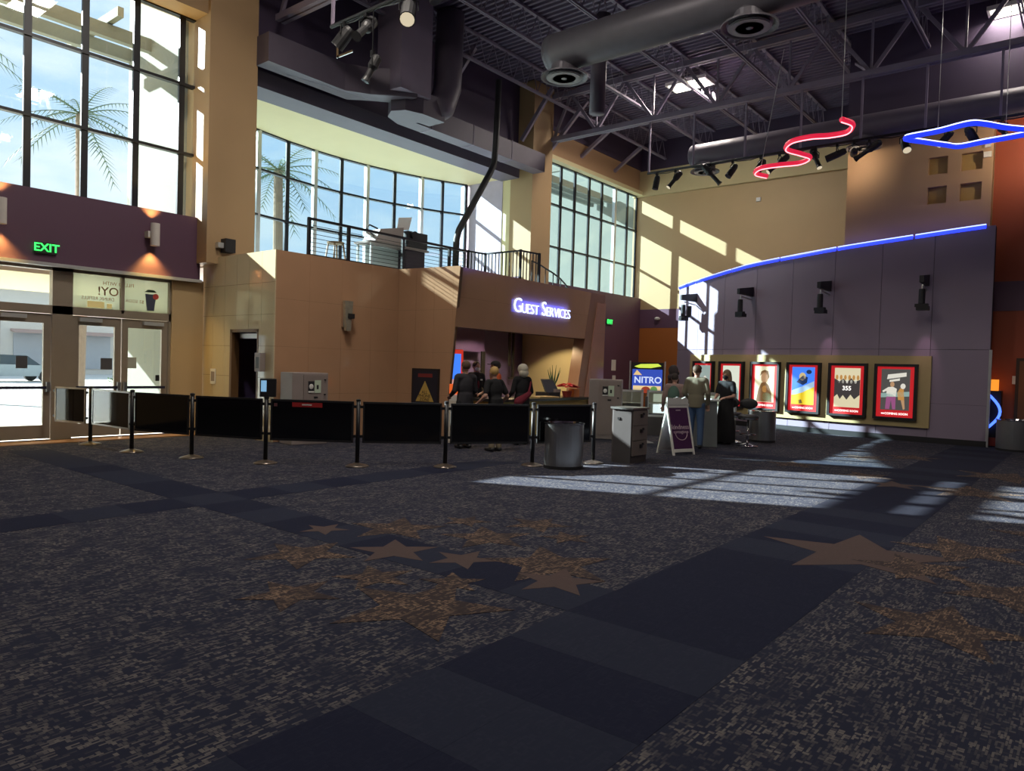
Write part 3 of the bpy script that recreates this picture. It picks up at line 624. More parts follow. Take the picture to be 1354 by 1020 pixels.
# wall mounted effect lights on the poster wall
for s, w in ((8.03, 'leftmost, with a second lamp beside it'), (5.54, 'second from the left'), (3.06, 'third from the left'), (.66, 'rightmost, above the last poster')):
    t = thing('wall_projector', 'black bracket light on the lavender poster wall, '+w, 'wall light', pw(s, 3.77, .02), pwr(s), 'bracket lights above the posters')
    part(t, 'wall_box', MB().prism([(-.04, -.05, .18), (.02, -.55, .2), (.02, -.55, .36), (-.04, -.0, .40), (-.04, 0, .18)][::-1] if 0 else [(-.05, 0, .12), (-.05, -.6, .16), (-.05, -.6, .32), (-.05, 0, .40)], (.1, 0, 0)), BLK2)
    part(t, 'arm', MB().tube([(0, -.02, .02), (0, -.5, .10), (0, -.5, .0)], .02, 6), ALUW)
    part(t, 'body', MB().lathe([(.07, .0), (.075, -.08), (.075, -.36), (.05, -.38)], 12, (0, -.5, 0)), BLK2)
    part(t, 'yoke', MB().box(-.14, .14, -.56, -.44, -.44, -.36), BLACK)
    part(t, 'head', MB().box(-.10, .16, -.6, -.4, -.52, -.42), BLACK)
    if s > 8: part(t, 'body', MB().lathe([(.07, -.05), (.075, -.1), (.075, -.4), (.05, -.42)], 12, (.22, -.42, 0)), BLK2)
    l = bpy.data.lights.new('effect_lamp', 'SPOT'); l.energy = 14; l.color = (1, .6, .75); l.spot_size = math.radians(38); l.spot_blend = .9; l.shadow_soft_size = .03
    o = bpy.data.objects.new('effect_lamp', l); COL.objects.link(o); o.parent = t; o.location = (.03, -.42, -.55); o.rotation_euler = Vector((0, .35, -1)).to_track_quat('-Z', 'Y').to_euler()

# neon shapes
def smooth_path(P, n=8, closed=False):
    P = [Vector(p) for p in P]; N = len(P); out = []
    for i in range(N if closed else N-1):
        g = lambda k: P[k % N] if closed else P[max(0, min(N-1, k))]
        p0, p1, p2, p3 = g(i-1), g(i), g(i+1), g(i+2)
        for j in range(n):
            t = j/n; out.append(.5*((2*p1)+(p2-p0)*t+(2*p0-5*p1+4*p2-p3)*t*t+(3*p1-p0-3*p2+p3)*t**3))
    if not closed: out.append(P[-1])
    return out
ZN = 6.85; base = Vector((18.2, 5.8, ZN))
sq = [at(x, y, 2, ZN)-base for x, y in [(1113, 158), (1127, 164), (1121, 174), (1098, 179), (1072, 181), (1047, 187), (1040, 197), (1058, 203), (1071, 208), (1058, 215), (1030, 218), (1006, 222), (999, 229), (1014, 233)]]
t = thing('neon_squiggle', 'red snaking neon shape hung from the far roof truss', 'neon light', base); pp = smooth_path(sq)
part(t, 'channel', MB().tube(pp, .06, 8), mat('red_channel', (.5, .02, .05), .4, emit=(.9, .02, .07), es=.55), smooth=True); part(t, 'neon_tube', MB().tube([p+Vector((-.02, 0, -.06)) for p in pp], .013, 6), emis('red_neon', (1, .22, .25), 3.0))
part(t, 'hanging_wire', MB().bar(sq[0], sq[0]+Vector((0, 0, 3.1)), .012, .012), ALUW); part(t, 'hanging_wire', MB().bar(sq[11], sq[11]+Vector((.5, -.3, 3.1)), .015, .015), ALUW)
base = Vector((18.7, 2.7, ZN))
rg = [at(x, y, 2, ZN)-base for x, y in [(1197, 183), (1240, 174), (1280, 164), (1300, 164), (1330, 169), (1372, 174), (1345, 180), (1300, 188), (1268, 194), (1250, 192), (1222, 188)]]
t = thing('neon_ring', 'blue lozenge neon ring hung at the upper right in front of the brown wall', 'neon light', base); pp = smooth_path(rg, 6, True)
part(t, 'channel', MB().tube(pp, .055, 8, closed=True), mat('blue_ring_channel', (.02, .03, .45), .4, emit=(.02, .05, .95), es=.8), smooth=True); part(t, 'neon_tube', MB().tube([p+Vector((-.03, 0, .055)) for p in pp], .013, 6, closed=True), emis('pale_blue_neon', (.5, .55, 1), 2.5))
part(t, 'hanging_wire', MB().bar(rg[1], rg[1]+Vector((0, 0, 3.1)), .012, .012), ALUW); part(t, 'hanging_wire', MB().bar(rg[4], rg[4]+Vector((0, 0, 3.1)), .012, .012), ALUW)
#MORE
# ================================================================== mezzanine
t = thing('cable_railing', 'black cable railing along the front edge of the mezzanine', 'railing', (8.8, 12.5, HT-.01))
xs = [.03, 1.02, 2.56, 4.08]
part(t, 'top_rail', MB().box(-.0, 4.75, -.025, .025, .74, .79), BLACK); part(t, 'bottom_rail', MB().box(0, 4.75, -.02, .02, .03, .06), BLACK)
for x in xs: part(t, 'post', MB().box(x-.03, x+.03, -.03, .03, 0, .76), BLACK)
for k in range(7): part(t, 'cable', MB().tube([(0, 0, .13+k*.085), (4.75, 0, .13+k*.085)], .006, 5), BLACK)
t = thing('picket_railing', 'grey picket railing around the stair head above the guest services sign', 'railing', (13.55, 12.5, HT-.01))
path = [(0, 0), (.55, -.1), (.55, -1.25), (1.25, -1.3)]
for (a, b) in zip(path, path[1:]):
    part(t, 'top_rail', MB().bar((*a, .77), (*b, .77), .04, .04), BLACK); n = int(math.dist(a, b)/.11)
    for i in range(n):
        q = i/n; x = a[0]+(b[0]-a[0])*q; y = a[1]+(b[1]-a[1])*q; part(t, 'picket', MB().box(x-.01, x+.01, y-.01, y+.01, 0, .76), BLACK)
    part(t, 'post', MB().box(a[0]-.025, a[0]+.025, a[1]-.025, a[1]+.025, 0, .80), BLACK)
part(t, 'post', MB().box(1.22, 1.28, -1.33, -1.27, 0, .8), BLACK)
t = thing('stair_handrail', 'curved black handrail sloping down beside the picket railing', 'handrail', (14.75, 11.4, HT-.02))
cv = [(0, 0, .62), (.3, 0, .58), (.6, 0, .5), (.95, 0, .42), (1.3, 0, .3), (1.55, 0, .17), (1.75, 0, .02)]; part(t, 'rail', MB().tube(cv, .022, 8), BLACK)
for x, y, z in cv[:-1]: part(t, 'picket', MB().box(x-.01, x+.01, -.01, .01, 0, z), BLACK)
BZ = HT-.01
t = thing('projector_cart', 'black equipment cabinet on the mezzanine with a grey desk top', 'cabinet', (12.55, 13.9, BZ))
part(t, 'cabinet', MB().box(.2, .85, 0, .5, 0, .82), mat('cabinet_dark', (.03, .02, .03), .5)); part(t, 'worktop', MB().box(-1.0, .95, -.05, .6, .82, .87), GREY); part(t, 'leg', MB().box(-.95, -.9, 0, .05, 0, .82), ALUW); part(t, 'leg', MB().box(-.95, -.9, .5, .55, 0, .82), ALUW)
part(t, 'side_panel', MB().box(-.85, .2, .3, .33, .12, .8), mat('pale_panel', (.5, .6, .6), .6))
t = thing('video_projector', 'black boxy projector on the mezzanine cabinet with a tilted white sheet', 'projector', (12.95, 14.1, BZ+.87))
part(t, 'body', MB().box(-.2, .5, -.25, .25, 0, .42), BLK2, bevel=.02); part(t, 'lens', MB().lathe([(.09, 0), (.11, .12)], 16), BLACK).matrix_local = Matrix.Translation((-.05, -.24, .3)) @ Matrix.Rotation(PI/2, 4, 'X'); part(t, 'sheet', MB().prism([(-.35, 0, .42), (.1, .05, .5), (.2, .05, .85), (-.3, 0, .75)], (0, .01, 0)), WHITE)
t = thing('grey_machine', 'grey tapered machine beside the projector on the mezzanine', 'machine', (12.1, 14.05, BZ+.87)); part(t, 'body', MB().prism([(-.45, -.25, 0), (.45, -.25, 0), (.45, -.25, .45), (-.3, -.25, .3)], (0, .5, 0)), GREY); part(t, 'handle', MB().tube([(-.45, -.2, .1), (-.7, -.2, .25), (-.6, -.2, .35), (-.35, -.2, .3)], .02, 6), BLACK)
t = thing('bar_stool', 'wooden stool on the mezzanine left of the cabinet', 'stool', (10.55, 13.9, BZ)); part(t, 'seat', MB().lathe([(.19, .62), (.2, .66)], 16), mat('stool_wood', (.22, .14, .07), .5))
for sx in (-1, 1):
    for sy in (-1, 1): part(t, 'leg', MB().bar((sx*.12, sy*.12, .62), (sx*.19, sy*.19, 0), .03, .03), mat('stool_wood', (.22, .14, .07)))
part(t, 'stretcher', MB().box(-.16, .16, -.17, -.15, .25, .28), mat('stool_wood', (.22, .14, .07)))
solo('equipment_bag', MB().ell((0, 0, .1), (.35, .2, .13)), BLK2, 'dark bag lying on the mezzanine floor near the wedge corner', 'bag', (13.0, 13.2, BZ), smooth=True)
solo('equipment_box', MB().box(-.2, .2, -.12, .12, 0, .16), BLK2, 'small dark box on the mezzanine behind the first railing bay', 'box', (9.6, 13.4, BZ))
t = thing('wall_speaker', 'black speaker on the tan pillar above the tiled block', 'speaker', (8.09, 14.4, 3.95)); part(t, 'bracket', MB().box(-.2, -.06, -.12, 0, -.08, .03), ALUW); part(t, 'body', MB().box(-.08, .14, -.2, 0, -.16, .12), BLK2)

# ================================================================== guest services fittings
t = thing('neon_sign', 'blue lit GUEST SERVICES neon lettering on the tiled band', 'sign', (14.6, 10.93, 3.04), math.radians(2.8))
NB = emis('sign_neon', (.42, .55, 1.0), 2.6); NG = emis('sign_glow', (.04, .10, 1.0), 1.2)
x = -1.22
for w, szs in (('GUEST', (.50, .34)), ('SERVICES', (.50, .34))):
    for i, ch in enumerate(w):
        sz = szs[0] if i == 0 else szs[1]; me = text_mesh(ch, sz, ext=.012, cx='LEFT', off=-.006); bb = [v.co.x for v in me.vertices]; bz = min(v.co.z for v in me.vertices)
        wd = max(bb)-min(bb); me.transform(Matrix.Translation((x-min(bb), -.05, -.155-bz))); part(t, 'letter', me, NB)
        bk = me.copy(); bk.transform(Matrix.Translation((0, .02, 0))); x += wd+.03
    x += .12
l = bpy.data.lights.new('sign_lamp', 'AREA'); l.shape = 'RECTANGLE'; l.size = 2.4; l.size_y = .3; l.energy = 9; l.color = (.06, .10, 1)
o = bpy.data.objects.new('sign_lamp', l); COL.objects.link(o); o.parent = t; o.location = (0, -.10, 0); o.rotation_euler = (PI/2, 0, 0)
t = thing('service_counter', 'guest services counter with dark top and yellow lit front', 'counter', (12.2, 10.3, 0))
part(t, 'front_panel', MB().box(0, 3.7, 0, .08, 0, .80), mat('counter_yellow', (.60, .46, .14), .5)); part(t, 'side_panel', MB().box(0, .08, 0, .7, 0, .8), mat('counter_yellow', (.6, .46, .14))); part(t, 'side_panel', MB().box(3.62, 3.7, 0, .7, 0, .8), mat('counter_yellow', (.6, .46, .14))); part(t, 'worktop', MB().box(-.05, 3.8, -.12, .75, .80, .86), mat('counter_top', (.03, .03, .03), .25)); part(t, 'ledge', MB().box(1.4, 2.2, -.14, .3, .86, .90), mat('ledge_wood', (.45, .33, .15), .5))
t = thing('cash_register', 'dark till on the guest services counter', 'till', (14.7, 10.72, .86)); part(t, 'base', MB().box(-.25, .25, -.2, .2, 0, .12), BLK2); part(t, 'screen', MB().prism([(-.28, -.15, .12), (.28, -.15, .12), (.25, .05, .42), (-.2, .05, .42)], (0, .05, .02)), BLK2); part(t, 'keypad', MB().box(.0, .22, -.23, -.16, .12, .2), GREY)
t = thing('potted_plant', 'green spiky plant in a slim pot on the guest counter', 'plant', (15.08, 10.85, .86)); part(t, 'pot', MB().lathe([(.06, 0), (.09, .22)], 14), WHITE)
for k in range(9):
    a = k*2.4; r = .1+.05*(k % 3); part(t, 'leaf', MB().tube([(0, 0, .2), (r*.5*math.cos(a), r*.5*math.sin(a), .42), (r*math.cos(a), r*math.sin(a), .62+.06*(k % 4))], [.02, .018, .003], 5), mat('leaf_green', (.06, .14, .06), .5))
t = thing('poinsettia', 'red poinsettia on the guest counter right of the spiky plant', 'plant', (15.38, 10.62, .862)); part(t, 'pot', MB().lathe([(.1, 0), (.13, .14)], 14), mat('foil_pot', (.35, .05, .04), .3))
for k in range(14):
    a = k*2.4; r = .08+.014*k; z = .32-.006*k; u = Vector((math.cos(a), math.sin(a), 0)); s_ = Vector((-u.y, u.x, 0))
    part(t, 'petal', MB().prism([u*.03+Vector((0, 0, z)), u*r+s_*.06+Vector((0, 0, z+.02)), u*(r+.13)+Vector((0, 0, z-.02)), u*r-s_*.06+Vector((0, 0, z+.02))], (0, 0, .006)), mat('petal_red', (.55, .02, .025), .6))
solo('gift_box', MB().box(-.12, .12, -.08, .08, 0, .2), mat('orange_box', (.55, .17, .04), .6), 'orange box at the right end of the guest counter', 'box', (15.68, 10.6, .86))
t = thing('lit_poster', 'bright blue and red lit poster inside the guest services opening', 'poster', (12.42, 11.9, 0), math.radians(-48)); part(t, 'stand', MB().box(-.15, .15, .0, .2, 0, .6), BLK2); part(t, 'frame', MB().box(-.28, .28, 0, .06, .6, 1.95), emis('frame_red', (.8, .05, .03), .5)); part(t, 'artwork', MB().box(-.23, .23, -.01, 0, 1.25, 1.85), emis('art_blue', (.05, .2, .85), .9)); part(t, 'artwork', MB().box(-.23, .23, -.01, 0, .68, 1.25), emis('art_rose', (.75, .35, .3), .6))
t = thing('candy_rack', 'small orange lit candy stand beside the guest counter', 'display stand', (10.80, 10.15, 0)); part(t, 'base', MB().box(-.08, .08, -.15, .15, 0, .86), mat('rack_white', (.7, .65, .55), .5)); part(t, 'box', MB().box(-.08, .08, -.15, .15, .86, .98), WHITE); part(t, 'lit_box', MB().box(-.08, .08, -.15, .15, 1.0, 1.2), emis('rack_orange', (1, .16, .03), .5)); part(t, 'trim', MB().box(-.14, .14, -.17, -.15, .76, .84), mat('counter_yellow', (.6, .46, .14)))
solo('hanging_bar', MB().box(-.03, .03, -.03, .03, 0, 1.55).box(-.16, .1, -.04, .04, 0, .06).box(-.22, -.14, -.02, .02, .4, 1.5), BLK2, 'black upright hanger on the back wall of guest services', 'bracket', (17.2, 13.9, 1.2))
solo('wall_plate', MB().box(-.12, .12, -.02, 0, -.07, .07), BLK2, 'small dark plate on the cream wall inside guest services', 'plate', (17.72, 13.0, 2.02), math.radians(65.6))
for (x, y, e) in ((13.2, 12.6, 14), (15.4, 12.6, 22)):  # unseen lamps added to light the guest services room
    t = thing('downlight', 'added unseen downlight over the guest counter, %s' % ('left one' if x < 14 else 'right one'), 'ceiling light', (x, y, 2.94)); part(t, 'rim', MB().lathe([(.13, -.02), (.13, 0)], 18), WHITE); part(t, 'lamp', MB().lathe([(.1, -.025), (.1, -.018)], 18), emis('warm_lamp', (1, .8, .5), 4))
    l = bpy.data.lights.new('guest_fill_lamp', 'SPOT'); l.energy = e*11; l.color = (1, .75, .42); l.spot_size = math.radians(140); l.shadow_soft_size = .1
    o = bpy.data.objects.new('guest_fill_lamp', l); COL.objects.link(o); o.parent = t; o.location = (0, 0, -.04)
t = thing('framed_notice', 'black framed notice with a yellow triangle on the tiled wedge', 'notice', A+du*.50+Vector((0, 0, .95)), math.atan2(du.y, du.x))
W_ = .34; part(t, 'frame', MB().box(-W_-.04, W_+.04, -.055, -.027, -.54, .54), mat('notice_frame', (.02, .015, .015), .4)); part(t, 'sheet', MB().box(-W_, W_, -.058, -.055, -.5, .5), mat('notice_sheet', (.018, .017, .03), .6)); part(t, 'triangle', MB().prism([(-.25, -.058, -.18), (.25, -.058, -.18), (0, -.058, .27)], (0, -.004, 0)), mat('triangle_yellow', (.60, .40, .10), .6))
for z, w, s in ((.02, 'ALL', .10), (-.06, 'PHONE', .10), (-.14, 'ZONE', .10)): words(t, w, s, mat('notice_black', (.03, .02, .02), .6), 0, -.064, z, ext=.001)
part(t, 'red_heading', MB().box(-.2, .2, -.061, -.058, .35, .43), mat('heading_red', (.22, .03, .03), .6)); part(t, 'footer', MB().box(-.06, .2, -.061, -.058, -.5, -.42), GREY)
t = thing('wall_sconce', 'faceted glass wall light on the front of the tiled block', 'wall light', (9.63, 12.31, 2.55), 0); part(t, 'back_plate', MB().box(-.09, .09, -.05, 0, -.25, .28), CHROME); part(t, 'glass_shade', MB().prism([(-.06, -.05, -.32), (.06, -.05, -.32), (.11, -.05, .3), (-.11, -.05, .3)], (0, -.07, 0)), mat('sconce_glass', (.6, .58, .45), .12, metal=.6, var=.4, scale=9)); part(t, 'clip', MB().box(-.02, .14, -.14, -.1, -.06, .04), BLK2)
t = thing('soap_dispenser', 'grey hand sanitiser dispenser beside the service door', 'dispenser', (7.95, 12.66, 1.55), -PI/2); part(t, 'body', MB().box(-.09, .09, -.12, 0, -.2, .16), GREY); part(t, 'window', MB().box(-.05, .05, -.125, -.12, -.14, .08), BLK2)
t = thing('wall_notice', 'white notice sheet on the tiled wall left of the service door', 'notice', (7.95, 14.5, 1.2), -PI/2); part(t, 'sheet', MB().box(-.1, .1, -.012, 0, -.16, .16), WHITE); part(t, 'print', MB().box(-.07, .07, -.014, -.012, -.1, .1), GREY)

def kiosk(loc, rz, label, w=.74):
    t = thing('ticket_kiosk', label, 'kiosk', loc, rz, 'self service kiosks'); h = 1.36
    part(t, 'cabinet', MB().box(-w/2, w/2, 0, .5, 0, h), GREY, bevel=.015); part(t, 'door_panel', MB().box(-w/2+.22, w/2-.03, -.02, 0, .1, h-.04), mat('kiosk_face', (.27, .22, .20), .5))
    part(t, 'screen', MB().box(-.06, .06, -.03, -.02, .98, 1.2), BLK2); part(t, 'dome', MB().ell((0, -.03, 1.1), (.045, .01, .05)), WHITE); part(t, 'label_sheet', MB().box(.07, .2, -.03, -.02, .98, 1.22), mat('mint_label', (.55, .65, .50), .6)); part(t, 'emblem', MB().box(.11, .15, -.034, -.03, 1.05, 1.13), BLK2); part(t, 'slot', MB().box(.06, .14, -.028, -.02, .88, .91), BLACK); part(t, 'strip', MB().box(-.06, .06, -.032, -.02, .985, 1.015), WHITE)
    for z in (1.22, .94): part(t, 'lock', MB().lathe([(.02, 0), (.02, .02)], 10, (w/2-.08, -.02, z)), BLACK)
    return t
kiosk((8.32, 11.62, 0), math.radians(-8), 'grey ticket kiosk in front of the tiled block, behind the barrier')
kiosk((14.2, 8.75, 0), math.radians(-62), 'grey ticket kiosk beside the copper pylon')

# ================================================================== barrier posts and panels
PP = [(5.30, 13.79), (5.38, 12.35), (5.75, 11.10), (6.29, 9.89), (7.15, 8.77), (8.14, 7.87), (9.36, 7.10), (10.42, 6.62)]
wh = ['nearest the entrance doors', 'second from the entrance doors', 'third from the entrance doors', 'fourth from the doors, carrying the card reader', 'left of the long middle panel', 'left of the waiting customers', 'just left of the steel bin', 'between the steel bin and the drawer cabinet']
p0 = None
for k, (x, y) in enumerate(PP):
    lab = 'black barrier post on a domed base, '+wh[k]
    if p0 is None:
        p0 = thing('barrier_post', lab, 'barrier post', (x, y, 0), 0, 'barrier posts'); part(p0, 'base', MB().lathe([(.18, 0), (.18, .012), (.13, .03), (.05, .05), (.03, .06)], 24), mat('base_bronze', (.16, .13, .11), .3, metal=.7), smooth=True); part(p0, 'pole', MB().lathe([(.032, .03), (.032, 1.0)], 14), BLACK, smooth=True); part(p0, 'cap', MB().lathe([(.036, .99), (.036, 1.02), (.01, 1.03)], 14), BLK2)
    else: dup(p0, (x, y, 0), 0, lab)
def panel(a, b, label, mm=BLKGL, fr=BLK2, z0=.36, z1=.99):
    a = Vector((*a, 0)); b = Vector((*b, 0)); L = (b-a).length; t = thing('queue_barrier', label, 'barrier', a, math.atan2((b-a).y, (b-a).x), 'queue barriers')
    part(t, 'sheet', MB().box(.09, L-.09, -.006, .006, z0+.02, z1-.02), mm); part(t, 'frame_rail', MB().box(.07, L-.07, -.014, .014, z1-.03, z1), fr); part(t, 'frame_rail', MB().box(.07, L-.07, -.014, .014, z0, z0+.03), fr)
    for x in (.07, L-.095): part(t, 'frame_rail', MB().box(x, x+.025, -.014, .014, z0, z1), fr)
    for x in (.02, L-.07):
        for z in (z0+.08, z1-.1): part(t, 'clip', MB().box(x, x+.05, -.012, .012, z, z+.04), BLACK)
    return t
lab = ['between the first and second posts', 'between the second and third posts', 'under the service door', 'below the grey ticket kiosk, with the red sticker', 'below the framed notice', 'in front of the waiting customers', 'behind the steel bin']
panel((5.02, 14.72), (5.28, 13.83), 'short glossy queue barrier between the doors and the first post', fr=ALU)
for k in range(7):
    q = panel(PP[k], PP[k+1], 'black glossy queue barrier '+lab[k], fr=ALUW if k == 0 else BLK2)
    if k == 3:
        part(q, 'sticker', MB().box(.40, .86, -.012, -.007, .88, .95), mat('sticker_red', (.50, .03, .03), .5)); part(q, 'sticker_print', MB().box(.55, .70, -.014, -.012, .905, .925), WHITE); part(q, 'badge', MB().box(.12, .17, -.012, -.007, .88, .93), mat('badge_dull', (.2, .08, .08), .5))
t = thing('card_reader', 'black card reader with a small blue screen on top of the fourth post', 'card reader', (6.30, 9.87, 1.02), math.radians(-40)); part(t, 'body', MB().box(-.12, .12, -.03, .03, .0, .28), BLK2, bevel=.01); part(t, 'screen', MB().box(-.1, -.02, -.034, -.03, .08, .25), emis('reader_blue', (.25, .5, .75), .6))

# ================================================================== bins and cabinet
def bin_(loc, label, rx=.27, h=.72, ry=.27):
    t = thing('litter_bin', label, 'bin', loc, math.radians(-50), 'steel litter bins'); part(t, 'body', MB().lathe([(.97, 0), (1, .02), (1, h-.02), (.98, h-.02), (.97, h-.1)], 40, sx=rx, sy=ry), BRUSH, smooth=False); part(t, 'rim', MB().lathe([(1.0, h-.02), (1.04, h-.01), (1.04, h+.01), (.9, h+.012), (.88, h-.02)], 40, sx=rx, sy=ry), CHROME, smooth=False); part(t, 'base_band', MB().lathe([(1.02, 0), (1.02, .05)], 40, sx=rx, sy=ry), BLK2); part(t, 'liner', MB().lathe([(.87, h-.06), (.87, h-.03)], 30, sx=rx, sy=ry), BLACK)
bin_((9.55, 6.62, 0), 'half round brushed steel bin in front of the barrier', .31); bin_((20.25, 1.45, 0), 'wide steel bin at the right edge in front of the red wall', .42, .70, .4); bin_((17.0, 6.15, 0), 'dull steel bin behind the chrome stool', .3, .72, .3)
t = thing('drawer_cabinet', 'charcoal steel cabinet with three drawers beside the barrier', 'cabinet', (11.12, 6.36, 0), math.radians(-90))
part(t, 'body', MB().prism([(-.22, -.18, 0), (-.13, -.28, 0), (.21, -.28, 0), (.21, .27, 0), (-.22, .27, 0)], (0, 0, .92)), GUN); part(t, 'worktop', MB().prism([(-.25, -.2, .92), (-.15, -.31, .92), (.25, -.31, .92), (.25, .30, .92), (-.25, .30, .92)], (0, 0, .03)), BRUSH)
for k in range(3):
    dr = part(t, 'drawer', MB().box(.212, .235, -.25, .25, .13+k*.26, .38+k*.26), mat('drawer_taupe', (.19, .155, .135), .4)); part(dr, 'lock', MB().box(0, .03, -.03, .03, -.03, .03).box(0, .02, .05, .09, .01, .05), BLACK).location = (.235, .02, .29+k*.26)
part(t, 'keyhole', MB().box(-.05, .0, -.295, -.28, .74, .78), BLACK)
# display cases
def case(loc, rz, L, label, glow):
    t = thing('display_case', label, 'display case', loc, rz, 'glass display cases')
    part(t, 'plinth', MB().box(0, L, 0, .6, 0, .45), GUN); part(t, 'frame', MB().box(0, .05, 0, .05, .45, 1.1).box(L-.05, L, 0, .05, .45, 1.1).box(0, L, 0, .05, .45, .5).box(0, L, 0, .05, 1.05, 1.1).box(0, .05, .55, .6, .45, 1.1).box(L-.05, L, .55, .6, .45, 1.1), ALUW); part(t, 'pane', MB().box(.05, L-.05, .02, .03, .5, 1.05), GLC); part(t, 'top_pane', MB().box(0, L, 0, .6, 1.1, 1.115), GLC); part(t, 'back_panel', MB().box(.05, L-.05, .56, .58, .5, 1.05), mat('case_back', (.35, .33, .26), .6))
    part(t, 'shelf', MB().box(.05, L-.05, .1, .55, .76, .775), mat('case_shelf', (.5, .5, .45), .3))
    if glow: part(t, 'light_panel', MB().box(L*.15, L-.07, .50, .55, .52, .75), emis('case_white', (.85, .95, .95), 1.0)); part(t, 'light_panel', MB().box(L*.15, L-.07, .50, .55, .8, 1.0), emis('case_pale', (.6, .65, .5), .5))
case((15.5, 9.75, 0), math.radians(-62), 1.1, 'empty glass display case beside the copper pylon', 0); case((16.1, 8.72, 0), math.radians(-62), 1.05, 'glass display case with a pale shelf, below the lit food poster', 1); case((16.65, 7.72, 0), math.radians(-62), 1.0, 'white lit glass display case next to the queueing visitors', 1)
t = thing('lightbox_sign', 'tall backlit NITRO drinks sign above the display cases', 'sign', (19.0, 10.3, 0), math.radians(-64)); w = .46
part(t, 'upright', MB().box(-w-.06, -w-.02, 0, .06, 0, 1.86), ALUW); part(t, 'upright', MB().box(w+.02, w+.06, 0, .06, 0, 1.86), ALUW); part(t, 'case', MB().box(-w, w, 0, .1, .9, 1.82), BLK2)
part(t, 'artwork', MB().box(-w+.03, w-.03, -.008, 0, 1.02, 1.62), emis('nitro_blue', (.03, .07, .42), .8)); part(t, 'artwork', MB().prism([(-.38, -.012, 1.70), (-.2, -.012, 1.77), (.3, -.012, 1.79), (.4, -.012, 1.72), (.1, -.012, 1.66), (-.25, -.012, 1.66)], (0, .01, 0)), emis('nitro_lime', (.6, .75, .08), .8)); part(t, 'artwork', MB().prism([(-.4, -.012, 1.45), (-.15, -.012, 1.45), (-.3, -.012, 1.6)], (0, .004, 0)), emis('nitro_tan', (.8, .55, .25), .7)); part(t, 'artwork', MB().box(-.4, .4, -.014, -.009, .95, 1.14), emis('nitro_food', (.75, .55, .28), .8)); part(t, 'artwork', MB().ell((-.03, -.018, 1.02), (.13, .006, .1)), emis('nitro_red', (.35, .05, .02), .6)); part(t, 'artwork', MB().ell((.2, -.018, 1.04), (.1, .006, .09)), emis('nitro_green', (.15, .35, .08), .6))
words(t, 'NITRO', .26, emis('nitro_white', (.65, .75, 1), .7), .02, -.018, 1.3, ext=.002, bev=.006)
t = thing('barrier_post', 'slim barrier post standing by the display cases', 'barrier post', (14.3, 7.75, 0), 0, 'barrier posts'); part(t, 'base', MB().lathe([(.18, 0), (.18, .012), (.03, .05)], 24), GUN); part(t, 'pole', MB().lathe([(.03, .03), (.03, 1.02)], 12), GUN)
for z, s in ((1.75, .3), (1.2, .22)): solo('wall_notice', MB().box(-s/2, s/2, -.02, 0, -s*.7, s*.7), WHITE, '%s pale notice on the plum wall left of the lit drinks sign' % ('upper' if z > 1.5 else 'lower'), 'notice', (24.3+(.15 if z > 1.5 else .2), 14.74, z))
# ================================================================== posters
bd = solo('poster_board', curved(.48, 8.15, K(.36), K(2.15), .02, .09, 24), mat('board_gold', (.50, .40, .19), .55, var=.05), 'long mustard backing board behind the six film posters', 'board')
REDL = emis('red_border_lit', (.75, .02, .03), .42, (.5, .02, .02)); ART = lambda n, c, e=.6: emis('art_'+n, c, e)
def poster(s, lab, bgc, shapes, title=None):
    t = thing('film_poster', lab, 'poster', pw(s, .53, .09), pwr(s), 'backlit coming soon posters'); H = 1.41; w = .505
    part(t, 'case', MB().box(-w, -w+.07, -.10, 0, 0, H).box(w-.07, w, -.10, 0, 0, H).box(-w+.07, w-.07, -.10, 0, 0, .06).box(-w+.07, w-.07, -.10, 0, H-.07, H), BLK2)
    part(t, 'red_border', MB().box(-w+.07, w-.07, -.05, -.01, .06, H-.07), REDL)
    a = part(t, 'artwork', MB().box(-.335, .335, -.058, -.05, .24, H-.13), bgc)
    for m_, poly in shapes: part(a, 'artwork_shape', MB().prism([(x, -.058, z) for x, z in poly], (0, -.003, 0)), m_)
    words(t, 'COMING SOON', .075, emis('poster_white', (1, .95, .9), 1.0), .04, -.054, .145, ext=.001, bev=.002); part(t, 'emblem', MB().box(-.31, -.24, -.053, -.05, .13, .16), emis('poster_white', (1, .95, .9)))
    if title: words(a, title[0], title[1], emis('poster_white', (1, .95, .9)), 0, -.066, title[2], ext=.001, bev=.003)
def E_(cx, cz, rx, rz, n=12): return [(cx+rx*math.cos(i*2*PI/n), cz+rz*math.sin(i*2*PI/n)) for i in range(n)]
cm = ART('cream', (.85, .76, .50)); pl = ART('pale', (.85, .90, .75)); dk = ART('dark', (.06, .05, .05)); bw = ART('brown', (.22, .11, .04)); sk_ = ART('skin', (.55, .32, .17)); gn = ART('green', (.16, .25, .12)); bl = ART('blue', (.02, .20, .72)); yl = ART('yellow', (.95, .66, .02)); te = ART('teal', (.30, .45, .42)); wt = ART('white', (.85, .82, .72)); pk = ART('mauve', (.35, .10, .25)); og = ART('amber', (.60, .30, .08)); lb = ART('sky', (.45, .65, .85))
poster(7.38, 'backlit film poster with grey green art, leftmost behind the man in the cap', ART('greyteal', (.36, .45, .42)), [(te, [(-.33, .25), (.33, .25), (.33, .6), (-.33, .5)]), (wt, E_(.1, .75, .1, .2)), (og, E_(-.1, .7, .06, .16))])
poster(6.14, 'backlit pale film poster partly behind the woman in black', pl, [(te, [(-.33, .25), (.33, .25), (.33, .5), (.2, .72), (.1, .5), (0, .66), (-.1, .45), (-.2, .6), (-.33, .4)])])
